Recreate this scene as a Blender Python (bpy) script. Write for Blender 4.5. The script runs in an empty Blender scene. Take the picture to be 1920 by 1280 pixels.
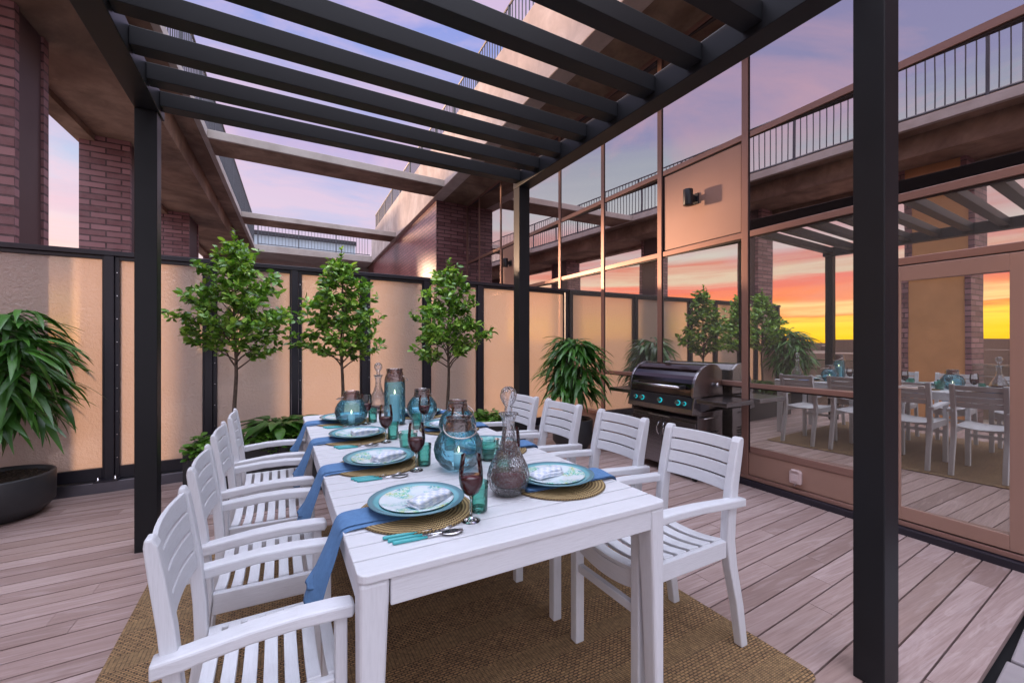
import bpy, bmesh, math, random
from mathutils import Vector, Matrix
R = math.radians
C = bpy.context.scene.collection
rnd = random.Random(7)

# ------------------------------------------------------------------ frames
F = 804.0
TH = math.atan(440 / F)
s_, c_ = math.sin(TH), math.cos(TH)
def wdir(ang):
    f, r = math.cos(ang), math.sin(ang)
    return (s_ * f + c_ * r, c_ * f - s_ * r)
E1 = wdir(-math.atan(407 / F))          # along the glass facade
E2 = wdir(math.atan(1280 / F))          # along the privacy fence and deck boards
def A(p, q, z=0.0):
    return (p * E2[0] + q * E1[0], p * E2[1] + q * E1[1], z)
def ID(x, y, z=0.0):
    return (x, y, z)

# ------------------------------------------------------------------ node helpers
class NT:
    def __init__(s, name):
        s.m = bpy.data.materials.new(name); s.m.use_nodes = True
        s.t = s.m.node_tree; s.n = s.t.nodes; s.l = s.t.links
        s.b = s.n['Principled BSDF']; s.out = s.n['Material Output']
    def new(s, typ, **kw):
        n = s.n.new(typ)
        for k, v in kw.items():
            if k.startswith('i_'):
                n.inputs[k[2:].replace('_', ' ')].default_value = v
            else:
                setattr(n, k, v)
        return n
    def link(s, a, b): s.l.new(a, b)
    def coord(s, kind='Object', scale=(1, 1, 1), rot=(0, 0, 0)):
        tc = s.new('ShaderNodeTexCoord'); mp = s.new('ShaderNodeMapping')
        mp.inputs['Scale'].default_value = scale; mp.inputs['Rotation'].default_value = rot
        s.link(tc.outputs[kind], mp.inputs['Vector']); return mp.outputs['Vector']
    def noise(s, vec, scale=5, detail=4, rough=.55, dist=0):
        n = s.new('ShaderNodeTexNoise'); n.inputs['Scale'].default_value = scale
        n.inputs['Detail'].default_value = detail; n.inputs['Roughness'].default_value = rough
        n.inputs['Distortion'].default_value = dist
        if vec is not None: s.link(vec, n.inputs['Vector'])
        return n.outputs['Fac']
    def ramp(s, fac, stops):
        r = s.new('ShaderNodeValToRGB'); e = r.color_ramp.elements
        while len(e) < len(stops): e.new(.5)
        for el, (p, col) in zip(e, stops):
            el.position = p; el.color = (*col, 1) if len(col) == 3 else col
        s.link(fac, r.inputs['Fac']); return r.outputs['Color']
    def mix(s, fac, a, b, mode='MIX'):
        m = s.new('ShaderNodeMix', data_type='RGBA', blend_type=mode)
        for sock, v in ((m.inputs[0], fac), (m.inputs[6], a), (m.inputs[7], b)):
            if hasattr(v, 'is_output'): s.link(v, sock)
            else: sock.default_value = v if isinstance(v, (int, float)) else (*v, 1)
        return m.outputs[2]
    def math(s, op, a, b=0.0, clamp=False):
        m = s.new('ShaderNodeMath', operation=op); m.use_clamp = clamp
        for sock, v in ((m.inputs[0], a), (m.inputs[1], b)):
            if hasattr(v, 'is_output'): s.link(v, sock)
            else: sock.default_value = v
        return m.outputs[0]
    def bump(s, h, strength=.3, dist=.01):
        b = s.new('ShaderNodeBump'); b.inputs['Strength'].default_value = strength
        b.inputs['Distance'].default_value = dist
        s.link(h, b.inputs['Height']); s.link(b.outputs['Normal'], s.b.inputs['Normal']); return b.outputs['Normal']
    def set(s, **kw):
        for k, v in kw.items():
            sock = s.b.inputs[k.replace('_', ' ')]
            if hasattr(v, 'is_output'): s.link(v, sock)
            else: sock.default_value = (*v, 1) if isinstance(v, tuple) and len(v) == 3 else v
        return s

def plain(name, col, rough=.5, metal=0.0, var=.12, scale=6, bump=0.0):
    t = NT(name); v = t.coord()
    f = t.noise(v, scale, 5)
    lo = tuple(x * (1 - var) for x in col); hi = tuple(min(1, x * (1 + var)) for x in col)
    t.set(Base_Color=t.ramp(f, [(.3, lo), (.7, hi)]), Roughness=rough, Metallic=metal)
    if bump: t.bump(t.noise(v, scale * 12, 3), bump, .004)
    return t.m

M = {}
# white painted timber
def white_wood(name, rot):
    t = NT(name)
    v = t.coord('Object', (1, 1, 1), rot)
    mp = t.new('ShaderNodeMapping'); mp.inputs['Scale'].default_value = (14, 170, 170); t.link(v, mp.inputs['Vector'])
    g = t.noise(mp.outputs['Vector'], 1, 4, .6, .4)
    f = t.noise(v, 3, 3)
    base = t.ramp(g, [(.2, (.56, .57, .60)), (.55, (.635, .645, .68))])
    base = t.mix(t.ramp(f, [(.4, (0, 0, 0)), (.8, (.35, .35, .35))]), base, (.58, .59, .63))
    oi = t.new('ShaderNodeObjectInfo')
    base = t.mix(t.math('MULTIPLY', oi.outputs['Random'], .22), base, (.52, .51, .53))
    t.set(Base_Color=base, Roughness=.5); t.bump(g, .5, .002)
    return t.m
M['white'] = white_wood('white_painted_timber', (0, 0, 0))
M['whiteY'] = white_wood('white_painted_timber_cross', (0, 0, R(90)))
M['whiteZ'] = white_wood('white_painted_timber_upright', (0, R(90), 0))

# deck boards: tone from the per-board colour attribute
def deck_mat():
    t = NT('weathered_deck_timber')
    at = t.new('ShaderNodeAttribute', attribute_name='tone')
    sep = t.new('ShaderNodeSeparateColor'); t.link(at.outputs['Color'], sep.inputs[0])
    uv = t.coord('UV')
    add = t.new('ShaderNodeVectorMath', operation='ADD'); t.link(uv, add.inputs[0])
    sc = t.new('ShaderNodeVectorMath', operation='SCALE'); t.link(at.outputs['Color'], sc.inputs[0]); sc.inputs['Scale'].default_value = 37
    t.link(sc.outputs[0], add.inputs[1])
    def mp(s):
        m = t.new('ShaderNodeMapping'); m.inputs['Scale'].default_value = s; t.link(add.outputs[0], m.inputs['Vector']); return m.outputs['Vector']
    grain = t.noise(mp((2.6, 80, 8)), 1, 6, .7, .8)
    blotch = t.noise(mp((.9, 9, 3)), 1.3, 6, .65, .8)
    swirl = t.noise(mp((1.6, 12, 3)), 1.0, 4, .55, 1.4)
    base = t.ramp(sep.outputs[0], [(0, (.26, .175, .155)), (.35, (.36, .255, .235)), (.7, (.44, .325, .305)), (1, (.32, .22, .19))])
    base = t.mix(t.ramp(grain, [(.38, (0, 0, 0)), (.70, (.7, .7, .7))]), base, (.19, .115, .10))
    base = t.mix(t.ramp(blotch, [(.48, (0, 0, 0)), (.85, (.24, .24, .24))]), base, (.52, .43, .42))
    base = t.mix(t.ramp(swirl, [(.54, (0, 0, 0)), (.62, (.16, .16, .16)), (.72, (0, 0, 0))]), base, (.72, .60, .60))
    t.set(Base_Color=base, Roughness=.5); t.bump(grain, .25, .003)
    return t.m
M['deck'] = deck_mat()

def rug_mat():
    t = NT('woven_sisal_rug')
    v = t.coord('Object')
    def brick(w, h, off, mort):
        b = t.new('ShaderNodeTexBrick'); b.offset = off
        b.inputs['Scale'].default_value = 1; b.inputs['Brick Width'].default_value = w
        b.inputs['Row Height'].default_value = h; b.inputs['Mortar Size'].default_value = mort
        b.inputs['Mortar Smooth'].default_value = .35; b.inputs['Bias'].default_value = 0
        b.inputs['Color1'].default_value = (.47, .275, .125, 1); b.inputs['Color2'].default_value = (.24, .135, .062, 1)
        b.inputs['Mortar'].default_value = (.035, .022, .013, 1); t.link(v, b.inputs['Vector']); return b
    b1 = brick(.024, .0125, .5, .0030); b2 = brick(.016, .0085, .0, .0024)
    sep = t.new('ShaderNodeSeparateXYZ'); t.link(v, sep.inputs[0])
    nz = t.noise(v, 1.3, 3)
    w = t.math('FRACT', t.math('MULTIPLY', sep.outputs[1], 3.6))
    band = t.math('GREATER_THAN', w, .64)
    col = t.mix(band, b1.outputs['Color'], t.mix(.18, b2.outputs['Color'], (.42, .28, .13)))
    col = t.mix(t.ramp(nz, [(.3, (0, 0, 0)), (.75, (.4, .4, .4))]), col, (.13, .075, .036))
    col = t.mix(t.ramp(t.noise(v, 60, 2), [(.4, (.0, .0, .0)), (.7, (.30, .30, .30))]), col, (.50, .32, .14))
    t.set(Base_Color=col, Roughness=.85)
    h = t.mix(band, b1.outputs['Fac'], b2.outputs['Fac'])
    inv = t.math('SUBTRACT', 1.0, h); t.bump(inv, .8, .006)
    return t.m
M['rug'] = rug_mat()

def brick_mat(name, c1, c2, mort, gloss=.45):
    t = NT(name); v = t.coord('UV')
    b = t.new('ShaderNodeTexBrick'); b.offset = .5
    b.inputs['Scale'].default_value = 1; b.inputs['Brick Width'].default_value = .36
    b.inputs['Row Height'].default_value = .092; b.inputs['Mortar Size'].default_value = .011
    b.inputs['Mortar Smooth'].default_value = .15
    b.inputs['Color1'].default_value = (*c1, 1); b.inputs['Color2'].default_value = (*c2, 1); b.inputs['Mortar'].default_value = (*mort, 1)
    t.link(v, b.inputs['Vector'])
    n = t.noise(v, 7, 6, .7)
    n2 = t.noise(v, 2, 4, .6)
    col = t.mix(t.ramp(n, [(.35, (0, 0, 0)), (.75, (.5, .5, .5))]), b.outputs['Color'], (.30, .19, .20))
    col = t.mix(t.ramp(n2, [(.45, (0, 0, 0)), (.8, (.4, .4, .4))]), col, c1)
    t.set(Base_Color=col, Roughness=gloss)
    h = t.math('SUBTRACT', t.math('MULTIPLY', n, .35), b.outputs['Fac']); t.bump(h, .9, .012)
    return t.m
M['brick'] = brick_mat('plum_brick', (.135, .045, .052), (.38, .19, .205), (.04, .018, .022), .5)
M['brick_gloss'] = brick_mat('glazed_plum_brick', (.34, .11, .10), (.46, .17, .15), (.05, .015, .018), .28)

def concrete_mat(name, c, stain, amt=.6, rough=.8):
    t = NT(name); v = t.coord()
    a = t.noise(v, .55, 6, .6, .8); b = t.noise(v, 2.4, 6, .65, .5); g = t.noise(v, 40, 3, .6)
    col = t.mix(t.ramp(a, [(.34, (0, 0, 0)), (.62, (amt, amt, amt))]), c, stain)
    col = t.mix(t.ramp(b, [(.42, (0, 0, 0)), (.75, (amt * .7,) * 3)]), col, tuple(x * .55 for x in stain))
    col = t.mix(t.ramp(b, [(.2, (.35, .35, .35)), (.42, (0, 0, 0))]), col, tuple(min(1, x * 1.25) for x in c))
    t.set(Base_Color=col, Roughness=rough); t.bump(g, .15, .006)
    return t.m
M['soffit'] = concrete_mat('stained_board_concrete', (.40, .285, .205), (.15, .088, .056), .95)
M['concrete'] = concrete_mat('pale_cast_concrete', (.50, .47, .44), (.36, .30, .26), .55)
M['fascia'] = concrete_mat('streaked_fascia_concrete', (.66, .57, .52), (.42, .32, .28), .7)
M['slate'] = concrete_mat('grey_slate', (.26, .22, .22), (.38, .34, .35), .7, .6)

M['pergola'] = plain('charcoal_powder_coat', (.014, .0145, .017), .42, .0, .1, 3)
M['pergola'].node_tree.nodes['Principled BSDF'].inputs['Specular IOR Level'].default_value = .22
M['fence_metal'] = plain('dark_aubergine_powder_coat', (.014, .012, .020), .4, .0, .1, 3)
M['plinth'] = plain('dull_flashing_metal', (.16, .16, .19), .28, .9, .2, 3)
M['steel'] = plain('bright_steel', (.60, .60, .62), .25, 1.0, .1, 9)
M['bronze'] = plain('bronze_anodised_frame', (.32, .185, .15), .38, .55, .08, 2)
M['bronze_dark'] = plain('dark_bronze_reveal', (.028, .018, .02), .5, .2, .1, 4)
M['bronze_panel'] = plain('bronze_panel', (.37, .225, .175), .42, .35, .06, 1.2)
M['black'] = plain('black_metal', (.018, .018, .022), .4, .2, .1, 6)
M['rail'] = plain('charcoal_railing', (.07, .075, .09), .5, .3, .1, 6)
M['bluewall'] = plain('pale_blue_render', (.34, .42, .50), .7, 0, .08, 1)
M['pot'] = plain('charcoal_pot', (.030, .031, .035), .48, 0, .18, 5, .1)
M['soil'] = plain('bark_mulch', (.06, .042, .03), .9, 0, .7, 60, 1.0)
M['bark'] = plain('grey_bark', (.115, .085, .068), .8, 0, .35, 22, .6)
M['dark'] = plain('dark_backing', (.012, .012, .014), .8, 0, .1, 6)
M['plastic'] = plain('clear_grey_plastic', (.58, .45, .44), .25, 0, .08, 10)
M['door_white'] = plain('brushed_handle', (.72, .70, .70), .3, .8, .05, 6)
M['interior'] = plain('interior_timber_floor', (.22, .16, .12), .6, 0, .2, 2)
M['interior_wall'] = plain('interior_wall', (.20, .17, .14), .8, 0, .1, 2)
M['city'] = plain('hazy_city', (.16, .10, .075), .9, 0, .35, .03)
M['ground'] = plain('city_ground', (.14, .10, .08), .9, 0, .4, .02)

def leaf_mat(name, dark, mid, light, gloss=.38):
    t = NT(name)
    at = t.new('ShaderNodeAttribute', attribute_name='tone')
    sep = t.new('ShaderNodeSeparateColor'); t.link(at.outputs['Color'], sep.inputs[0])
    col = t.ramp(sep.outputs[0], [(0, dark), (.5, mid), (1, light)])
    t.set(Base_Color=col, Roughness=gloss)
    tr = t.new('ShaderNodeBsdfTranslucent'); t.link(t.mix(1.0, col, (1.0, 1.0, .5), 'MULTIPLY'), tr.inputs['Color'])
    mx = t.new('ShaderNodeMixShader'); mx.inputs[0].default_value = .3
    t.link(t.b.outputs[0], mx.inputs[1]); t.link(tr.outputs[0], mx.inputs[2]); t.link(mx.outputs[0], t.out.inputs[0])
    return t.m
M['leaf'] = leaf_mat('tree_leaf', (.05, .13, .02), (.15, .34, .04), (.38, .58, .10))
M['palm'] = leaf_mat('drooping_leaf', (.022, .085, .012), (.045, .155, .02), (.085, .24, .035))
M['cover'] = leaf_mat('ground_cover_leaf', (.06, .17, .018), (.11, .28, .03), (.19, .40, .055))
M['hosta'] = leaf_mat('broad_leaf', (.035, .11, .016), (.055, .16, .024), (.09, .22, .035), .3)

def frosted():
    t = NT('textured_frosted_glass'); v = t.coord()
    n1 = t.noise(v, 40, 2, .5); n2 = t.noise(v, 110, 2, .5)
    h = t.math('ADD', n1, t.math('MULTIPLY', n2, .5))
    bp = t.new('ShaderNodeBump'); bp.inputs['Strength'].default_value = 1.0; bp.inputs['Distance'].default_value = .010
    t.link(h, bp.inputs['Height'])
    df = t.new('ShaderNodeBsdfDiffuse'); df.inputs['Color'].default_value = (.70, .585, .545, 1)
    tl = t.new('ShaderNodeBsdfTranslucent'); tl.inputs['Color'].default_value = (1.0, .84, .70, 1)
    gl = t.new('ShaderNodeBsdfGlossy'); gl.inputs['Roughness'].default_value = .22; gl.inputs['Color'].default_value = (.95, .88, .82, 1)
    rf = t.new('ShaderNodeBsdfRefraction'); rf.inputs['Roughness'].default_value = .24; rf.inputs['IOR'].default_value = 1.02; rf.inputs['Color'].default_value = (1, .92, .85, 1)
    for n in (gl, rf): t.link(bp.outputs['Normal'], n.inputs['Normal'])
    def mx(f, a, b):
        m = t.new('ShaderNodeMixShader'); m.inputs[0].default_value = f
        t.link(a, m.inputs[1]); t.link(b, m.inputs[2]); return m.outputs[0]
    o = mx(.74, df.outputs[0], tl.outputs[0]); o = mx(.42, o, rf.outputs[0]); o = mx(.15, o, gl.outputs[0])
    t.link(o, t.out.inputs[0]); return t.m
M['frosted'] = frosted()

def facade_glass(name, refl, tint, haze=.25, hc=(.10, .085, .085)):
    t = NT(name)
    v = t.coord(); n = t.noise(v, 1.1, 2, .4)
    bp = t.new('ShaderNodeBump'); bp.inputs['Strength'].default_value = .035; bp.inputs['Distance'].default_value = .02; t.link(n, bp.inputs['Height'])
    gl = t.new('ShaderNodeBsdfGlossy'); gl.inputs['Roughness'].default_value = 0.0; gl.inputs['Color'].default_value = (*tint, 1)
    t.link(bp.outputs['Normal'], gl.inputs['Normal'])
    tr = t.new('ShaderNodeBsdfTransparent'); tr.inputs['Color'].default_value = (.80, .82, .78, 1)
    df = t.new('ShaderNodeBsdfDiffuse'); df.inputs['Color'].default_value = (*hc, 1)
    m0 = t.new('ShaderNodeMixShader'); m0.inputs[0].default_value = haze
    t.link(tr.outputs[0], m0.inputs[1]); t.link(df.outputs[0], m0.inputs[2])
    m1 = t.new('ShaderNodeMixShader'); m1.inputs[0].default_value = refl
    t.link(m0.outputs[0], m1.inputs[1]); t.link(gl.outputs[0], m1.inputs[2]); t.link(m1.outputs[0], t.out.inputs[0])
    return t.m
M['pane'] = facade_glass('coated_facade_glass', .80, (.80, .68, .68))
M['pane_low'] = facade_glass('lower_facade_glass', .66, (.98, .94, .88), .5, (.26, .225, .20))  # pale diffuse haze in the glass stands in for light from the interior

def thin_glass(name, tint, edge, bumpy=0.0, gl_amt=1.0, vor=0, scat=None, amt=0):
    t = NT(name)
    lw = t.new('ShaderNodeLayerWeight'); lw.inputs['Blend'].default_value = .35
    fr = t.new('ShaderNodeFresnel'); fr.inputs['IOR'].default_value = 1.5
    tr = t.new('ShaderNodeBsdfTransparent')
    t.link(t.mix(lw.outputs['Facing'], tint, edge), tr.inputs['Color'])
    gl = t.new('ShaderNodeBsdfGlossy'); gl.inputs['Roughness'].default_value = .03
    if bumpy:
        v = t.coord(); n = t.noise(v, 38, 2, .5)
        if vor:
            v = t.coord('Object', (vor, vor, vor * .4)); w = t.new('ShaderNodeTexVoronoi'); w.inputs['Scale'].default_value = 1; t.link(v, w.inputs['Vector']); n = w.outputs['Distance']
        bp = t.new('ShaderNodeBump'); bp.inputs['Strength'].default_value = bumpy; bp.inputs['Distance'].default_value = .012
        t.link(n, bp.inputs['Height'])
        for nn in (gl, fr, lw): t.link(bp.outputs['Normal'], nn.inputs['Normal'])
    m = t.new('ShaderNodeMixShader'); t.link(t.math('MULTIPLY', fr.outputs[0], gl_amt, True), m.inputs[0])
    base = tr.outputs[0]
    if scat:
        tl = t.new('ShaderNodeBsdfTranslucent'); tl.inputs['Color'].default_value = (*scat, 1)
        df = t.new('ShaderNodeBsdfDiffuse'); df.inputs['Color'].default_value = (*scat, 1)
        ma = t.new('ShaderNodeMixShader'); ma.inputs[0].default_value = .5; t.link(tl.outputs[0], ma.inputs[1]); t.link(df.outputs[0], ma.inputs[2])
        mb = t.new('ShaderNodeMixShader'); mb.inputs[0].default_value = amt; t.link(base, mb.inputs[1]); t.link(ma.outputs[0], mb.inputs[2]); base = mb.outputs[0]
    t.link(base, m.inputs[1]); t.link(gl.outputs[0], m.inputs[2]); t.link(m.outputs[0], t.out.inputs[0])
    return t.m
M['blue_glass'] = thin_glass('aqua_bubble_glass', (.60, .92, 1.0), (.14, .56, .78), .5, 1.1, 0, (.22, .72, .92), .12)
M['teal_glass'] = thin_glass('teal_tumbler_glass', (.42, .82, .72), (.07, .42, .36), .3, 1.2, 0, (.10, .55, .45), .16)
M['clear_thin'] = thin_glass('clear_wine_glass', (.985, .985, .99), (.78, .79, .83), 0, 1.1)
M['bal_glass'] = thin_glass('balustrade_glass', (.90, .94, .92), (.6, .7, .66), 0, 1.0)

def crystal(name, bumpy, scale):
    t = NT(name)
    t.set(Base_Color=(1, 1, 1), Roughness=0.01, IOR=1.48); t.b.inputs['Transmission Weight'].default_value = 1
    if bumpy:
        v = t.coord('Object', (scale, scale, scale * .45)); w = t.new('ShaderNodeTexVoronoi'); w.inputs['Scale'].default_value = 1
        t.link(v, w.inputs['Vector']); t.bump(w.outputs['Distance'], bumpy, .006)
    return t.m
M['crystal'] = thin_glass('cut_crystal', (.98, .98, .99), (.80, .81, .85), .5, 1.6, 150, (.85, .85, .88), .07)
M['clear'] = crystal('clear_stem_glass', 0, 1)
def wine_mat():
    t = NT('red_wine'); t.set(Base_Color=(.10, .006, .012), Roughness=.05); return t.m
M['wine'] = wine_mat()
M['collar'] = plain('hammered_copper_collar', (.50, .36, .33), .25, .85, .25, 40, .5)
M['candle'] = plain('wax', (.78, .80, .78), .5, 0, .03, 8)
def emit(name, col, st):
    t = NT(name); t.set(Base_Color=col, Emission_Color=col, Emission_Strength=st); return t.m
M['flame'] = emit('flame', (1, .78, .45), 6)
M['cyan'] = emit('cyan_light', (.02, .58, .62), .45)
M['handle_teal'] = plain('teal_handle', (.05, .36, .38), .3, 0, .06, 20)
M['linen'] = plain('blue_linen', (.085, .19, .37), .85, 0, .10, 60, .25)
M['linen_dark'] = plain('navy_linen_hem', (.035, .07, .15), .85, 0, .1, 60)
def check_linen():
    t = NT('pale_checked_linen'); v = t.coord('UV')
    ck = t.new('ShaderNodeTexChecker'); ck.inputs['Scale'].default_value = 55
    ck.inputs['Color1'].default_value = (.70, .73, .78, 1); ck.inputs['Color2'].default_value = (.52, .58, .70, 1); t.link(v, ck.inputs['Vector'])
    t.set(Base_Color=ck.outputs['Color'], Roughness=.9); return t.m
M['check'] = check_linen()
def plate_mat(name, c, rim):
    t = NT(name); v = t.coord(); sep = t.new('ShaderNodeSeparateXYZ'); t.link(v, sep.inputs[0])
    r = t.math('POWER', t.math('ADD', t.math('POWER', sep.outputs[0], 2), t.math('POWER', sep.outputs[1], 2)), .5)
    col = t.ramp(r, [(.0, c), (.155, c), (.162, rim), (.18, rim)])
    t.set(Base_Color=col, Roughness=.2); return t.m
M['charger'] = plate_mat('aqua_stoneware', (.17, .42, .47), (.10, .22, .27))
def coral_plate():
    t = NT('coral_print_porcelain'); v = t.coord()
    n = t.noise(v, 55, 4, .7, 2.5); reg = t.noise(v, 9, 3, .5, .3); hue = t.noise(v, 20, 2)
    inkc = t.ramp(hue, [(.3, (.02, .10, .30)), (.45, (.04, .38, .42)), (.55, (.10, .50, .30)), (.68, (.55, .55, .10))])
    k = t.math('MULTIPLY', t.ramp(n, [(.46, (0, 0, 0)), (.54, (1, 1, 1))]), t.ramp(reg, [(.47, (0, 0, 0)), (.57, (1, 1, 1))]))
    t.set(Base_Color=t.mix(k, (.62, .70, .74), inkc), Roughness=.18); return t.m
M['coral'] = coral_plate()
def mat_wicker():
    t = NT('coiled_seagrass'); v = t.coord(); sep = t.new('ShaderNodeSeparateXYZ'); t.link(v, sep.inputs[0])
    r = t.math('POWER', t.math('ADD', t.math('POWER', sep.outputs[0], 2), t.math('POWER', sep.outputs[1], 2)), .5)
    ang = t.math('ARCTAN2', sep.outputs[1], sep.outputs[0])
    ring = t.math('SINE', t.math('MULTIPLY', r, 2 * math.pi / .0145))
    tw = t.math('SINE', t.math('ADD', t.math('MULTIPLY', ang, 110), t.math('MULTIPLY', r, 500)))
    k = t.math('ADD', t.math('MULTIPLY', ring, .6), t.math('MULTIPLY', tw, .4))
    kk = t.math('ADD', t.math('MULTIPLY', k, .5), .5)
    t.set(Base_Color=t.ramp(kk, [(.15, (.07, .045, .018)), (.5, (.30, .20, .085)), (.9, (.48, .35, .16))]), Roughness=.75)
    t.bump(kk, .9, .006); return t.m
M['wicker'] = mat_wicker()
def steel_brushed():
    t = NT('brushed_stainless'); v = t.coord('Object', (30, 2, 300)); n = t.noise(v, 1, 3)
    t.set(Base_Color=t.ramp(n, [(.3, (.22, .21, .225)), (.7, (.30, .29, .305))]), Metallic=1.0, Roughness=.27); return t.m
M['stainless'] = steel_brushed()
M['hood'] = plain('polished_dark_steel', (.085, .08, .09), .14, 1.0, .1, 3)

M['plinth_floor'] = concrete_mat('grey_court_floor', (.16, .145, .16), (.10, .09, .095), .6)
# ------------------------------------------------------------------ mesh builder
WL = {}   # world location of roots, for building in world coordinates
class MB:
    def __init__(s, fn=ID):
        s.v = []; s.f = []; s.fn = fn; s.tone = []; s.smooth = []
    def add(s, verts, faces, tone=None, smooth=False):
        o = len(s.v); s.v += [tuple(v) for v in verts]
        for f in faces:
            s.f.append([i + o for i in f]); s.tone.append(tone); s.smooth.append(smooth)
        return s
    def box(s, x0, x1, y0, y1, z0, z1, tone=None):
        p = [s.fn(x, y, z) for z in (z0, z1) for (x, y) in ((x0, y0), (x1, y0), (x1, y1), (x0, y1))]
        return s.add(p, [(3, 2, 1, 0), (4, 5, 6, 7), (0, 1, 5, 4), (1, 2, 6, 5), (2, 3, 7, 6), (3, 0, 4, 7)], tone)
    def prism(s, poly, axis, a0, a1, smooth=False):
        # polygon in the two other axes, extruded along axis
        def pt(u, v, w):
            return {'x': s.fn(w, u, v), 'y': s.fn(u, w, v), 'z': s.fn(u, v, w)}[axis]
        n = len(poly)
        vs = [pt(u, v, a0) for u, v in poly] + [pt(u, v, a1) for u, v in poly]
        fs = [tuple(range(n))[::-1], tuple(range(n, 2 * n))] + [(i, (i + 1) % n, n + (i + 1) % n, n + i) for i in range(n)]
        return s.add(vs, fs, None, smooth)
    def loft(s, sections, smooth=False, cap=True):
        # sections: list of equal length rings of points
        n = len(sections[0]); vs = [p for r in sections for p in r]; fs = []
        for k in range(len(sections) - 1):
            for i in range(n):
                j = (i + 1) % n
                fs.append((k * n + i, k * n + j, (k + 1) * n + j, (k + 1) * n + i))
        if cap:
            fs.append(tuple(range(n))[::-1]); fs.append(tuple((len(sections) - 1) * n + i for i in range(n)))
        return s.add(vs, fs, None, smooth)
    def lathe(s, prof, cx=0, cy=0, seg=32, smooth=True, wob=None):
        # prof: (r, z) from bottom to top, open surface; r=0 ends close
        vs = []; idx = []
        for (r, z) in prof:
            if r < 1e-6: idx.append([len(vs)]); vs.append((cx, cy, z))
            else:
                row = []
                for i in range(seg):
                    a = 2 * math.pi * i / seg; rr = r * (1 + (wob(a, z) if wob else 0))
                    row.append(len(vs)); vs.append((cx + rr * math.cos(a), cy + rr * math.sin(a), z))
                idx.append(row)
        fs = []
        for a, b in zip(idx, idx[1:]):
            if len(a) == 1 and len(b) == 1: continue
            for i in range(seg):
                j = (i + 1) % seg
                if len(a) == 1: fs.append((a[0], b[j], b[i]))
                elif len(b) == 1: fs.append((a[i], a[j], b[0]))
                else: fs.append((a[i], a[j], b[j], b[i]))
        return s.add(vs, fs, None, smooth)
    def tube(s, pts, rad, seg=8, smooth=True):
        pts = [Vector(p) for p in pts]; rings = []
        rads = rad if isinstance(rad, (list, tuple)) else [rad] * len(pts)
        up = Vector((0, 0, 1))
        for i, p in enumerate(pts):
            d = (pts[min(i + 1, len(pts) - 1)] - pts[max(i - 1, 0)]).normalized()
            ref = up if abs(d.z) < .95 else Vector((1, 0, 0))
            u = d.cross(ref).normalized(); w = d.cross(u).normalized()
            rings.append([tuple(p + (u * math.cos(2 * math.pi * k / seg) + w * math.sin(2 * math.pi * k / seg)) * rads[i]) for k in range(seg)])
        return s.loft(rings, smooth)
    def build(s, name, mat, parent=None, bevel=0.0, seg=2, smooth_all=False, solid=0.0, subsurf=0):
        me = bpy.data.meshes.new(name)
        off = Vector((0, 0, 0)); q = parent
        while q is not None: off += Vector(q.location); q = q.parent
        me.from_pydata([tuple(Vector(v) - off) for v in s.v], [], s.f)
        uv = me.uv_layers.new(name='UVMap')
        for p in me.polygons:
            n = p.normal
            p.use_smooth = s.smooth[p.index] or smooth_all
            if abs(n.z) > .7: tx, ty = Vector((E2[0], E2[1], 0)), Vector((E1[0], E1[1], 0))
            else:
                tx = Vector((-n.y, n.x, 0)).normalized(); ty = Vector((0, 0, 1))
            for li in p.loop_indices:
                co = me.vertices[me.loops[li].vertex_index].co + off
                uv.data[li].uv = (co.dot(tx), co.dot(ty))
        if any(t is not None for t in s.tone):
            at = me.color_attributes.new('tone', 'FLOAT_COLOR', 'CORNER')
            for p in me.polygons:
                t = s.tone[p.index] or (0, 0, 0)
                for li in p.loop_indices: at.data[li].color = (*t, 1)
        me.materials.append(mat)
        o = bpy.data.objects.new(name, me); C.objects.link(o)
        if parent is not None: o.parent = parent
        if solid:
            md = o.modifiers.new('thick', 'SOLIDIFY'); md.thickness = solid; md.offset = 0
        if bevel:
            md = o.modifiers.new('edge', 'BEVEL'); md.width = bevel; md.segments = seg; md.limit_method = 'ANGLE'; md.angle_limit = R(40)
        if subsurf:
            md = o.modifiers.new('sub', 'SUBSURF'); md.levels = subsurf; md.render_levels = subsurf
        return o

def tag(o, label=None, cat=None, group=None, kind=None):
    if label: o['label'] = label
    if cat: o['category'] = cat
    if group: o['group'] = group
    if kind: o['kind'] = kind
    return o
def thing(name, label, cat, loc=(0, 0, 0), rz=0, group=None):
    o = bpy.data.objects.new(name, None); C.objects.link(o); o.empty_display_size = .1
    o.location = loc; o.rotation_euler = (0, 0, rz); return tag(o, label, cat, group)
def dup(root, loc, rz=0, label=None, scale=None, group=None):
    def cp(o, par):
        c = o.copy(); C.objects.link(c)
        if par is not None: c.parent = par
        for ch in [k for k in bpy.data.objects if k.parent == o]: cp(ch, c)
        return c
    r = cp(root, None); r.location = loc; r.rotation_euler = (0, 0, rz)
    if scale: r.scale = scale
    if label: r['label'] = label
    if group: r['group'] = group
    return r

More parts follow.
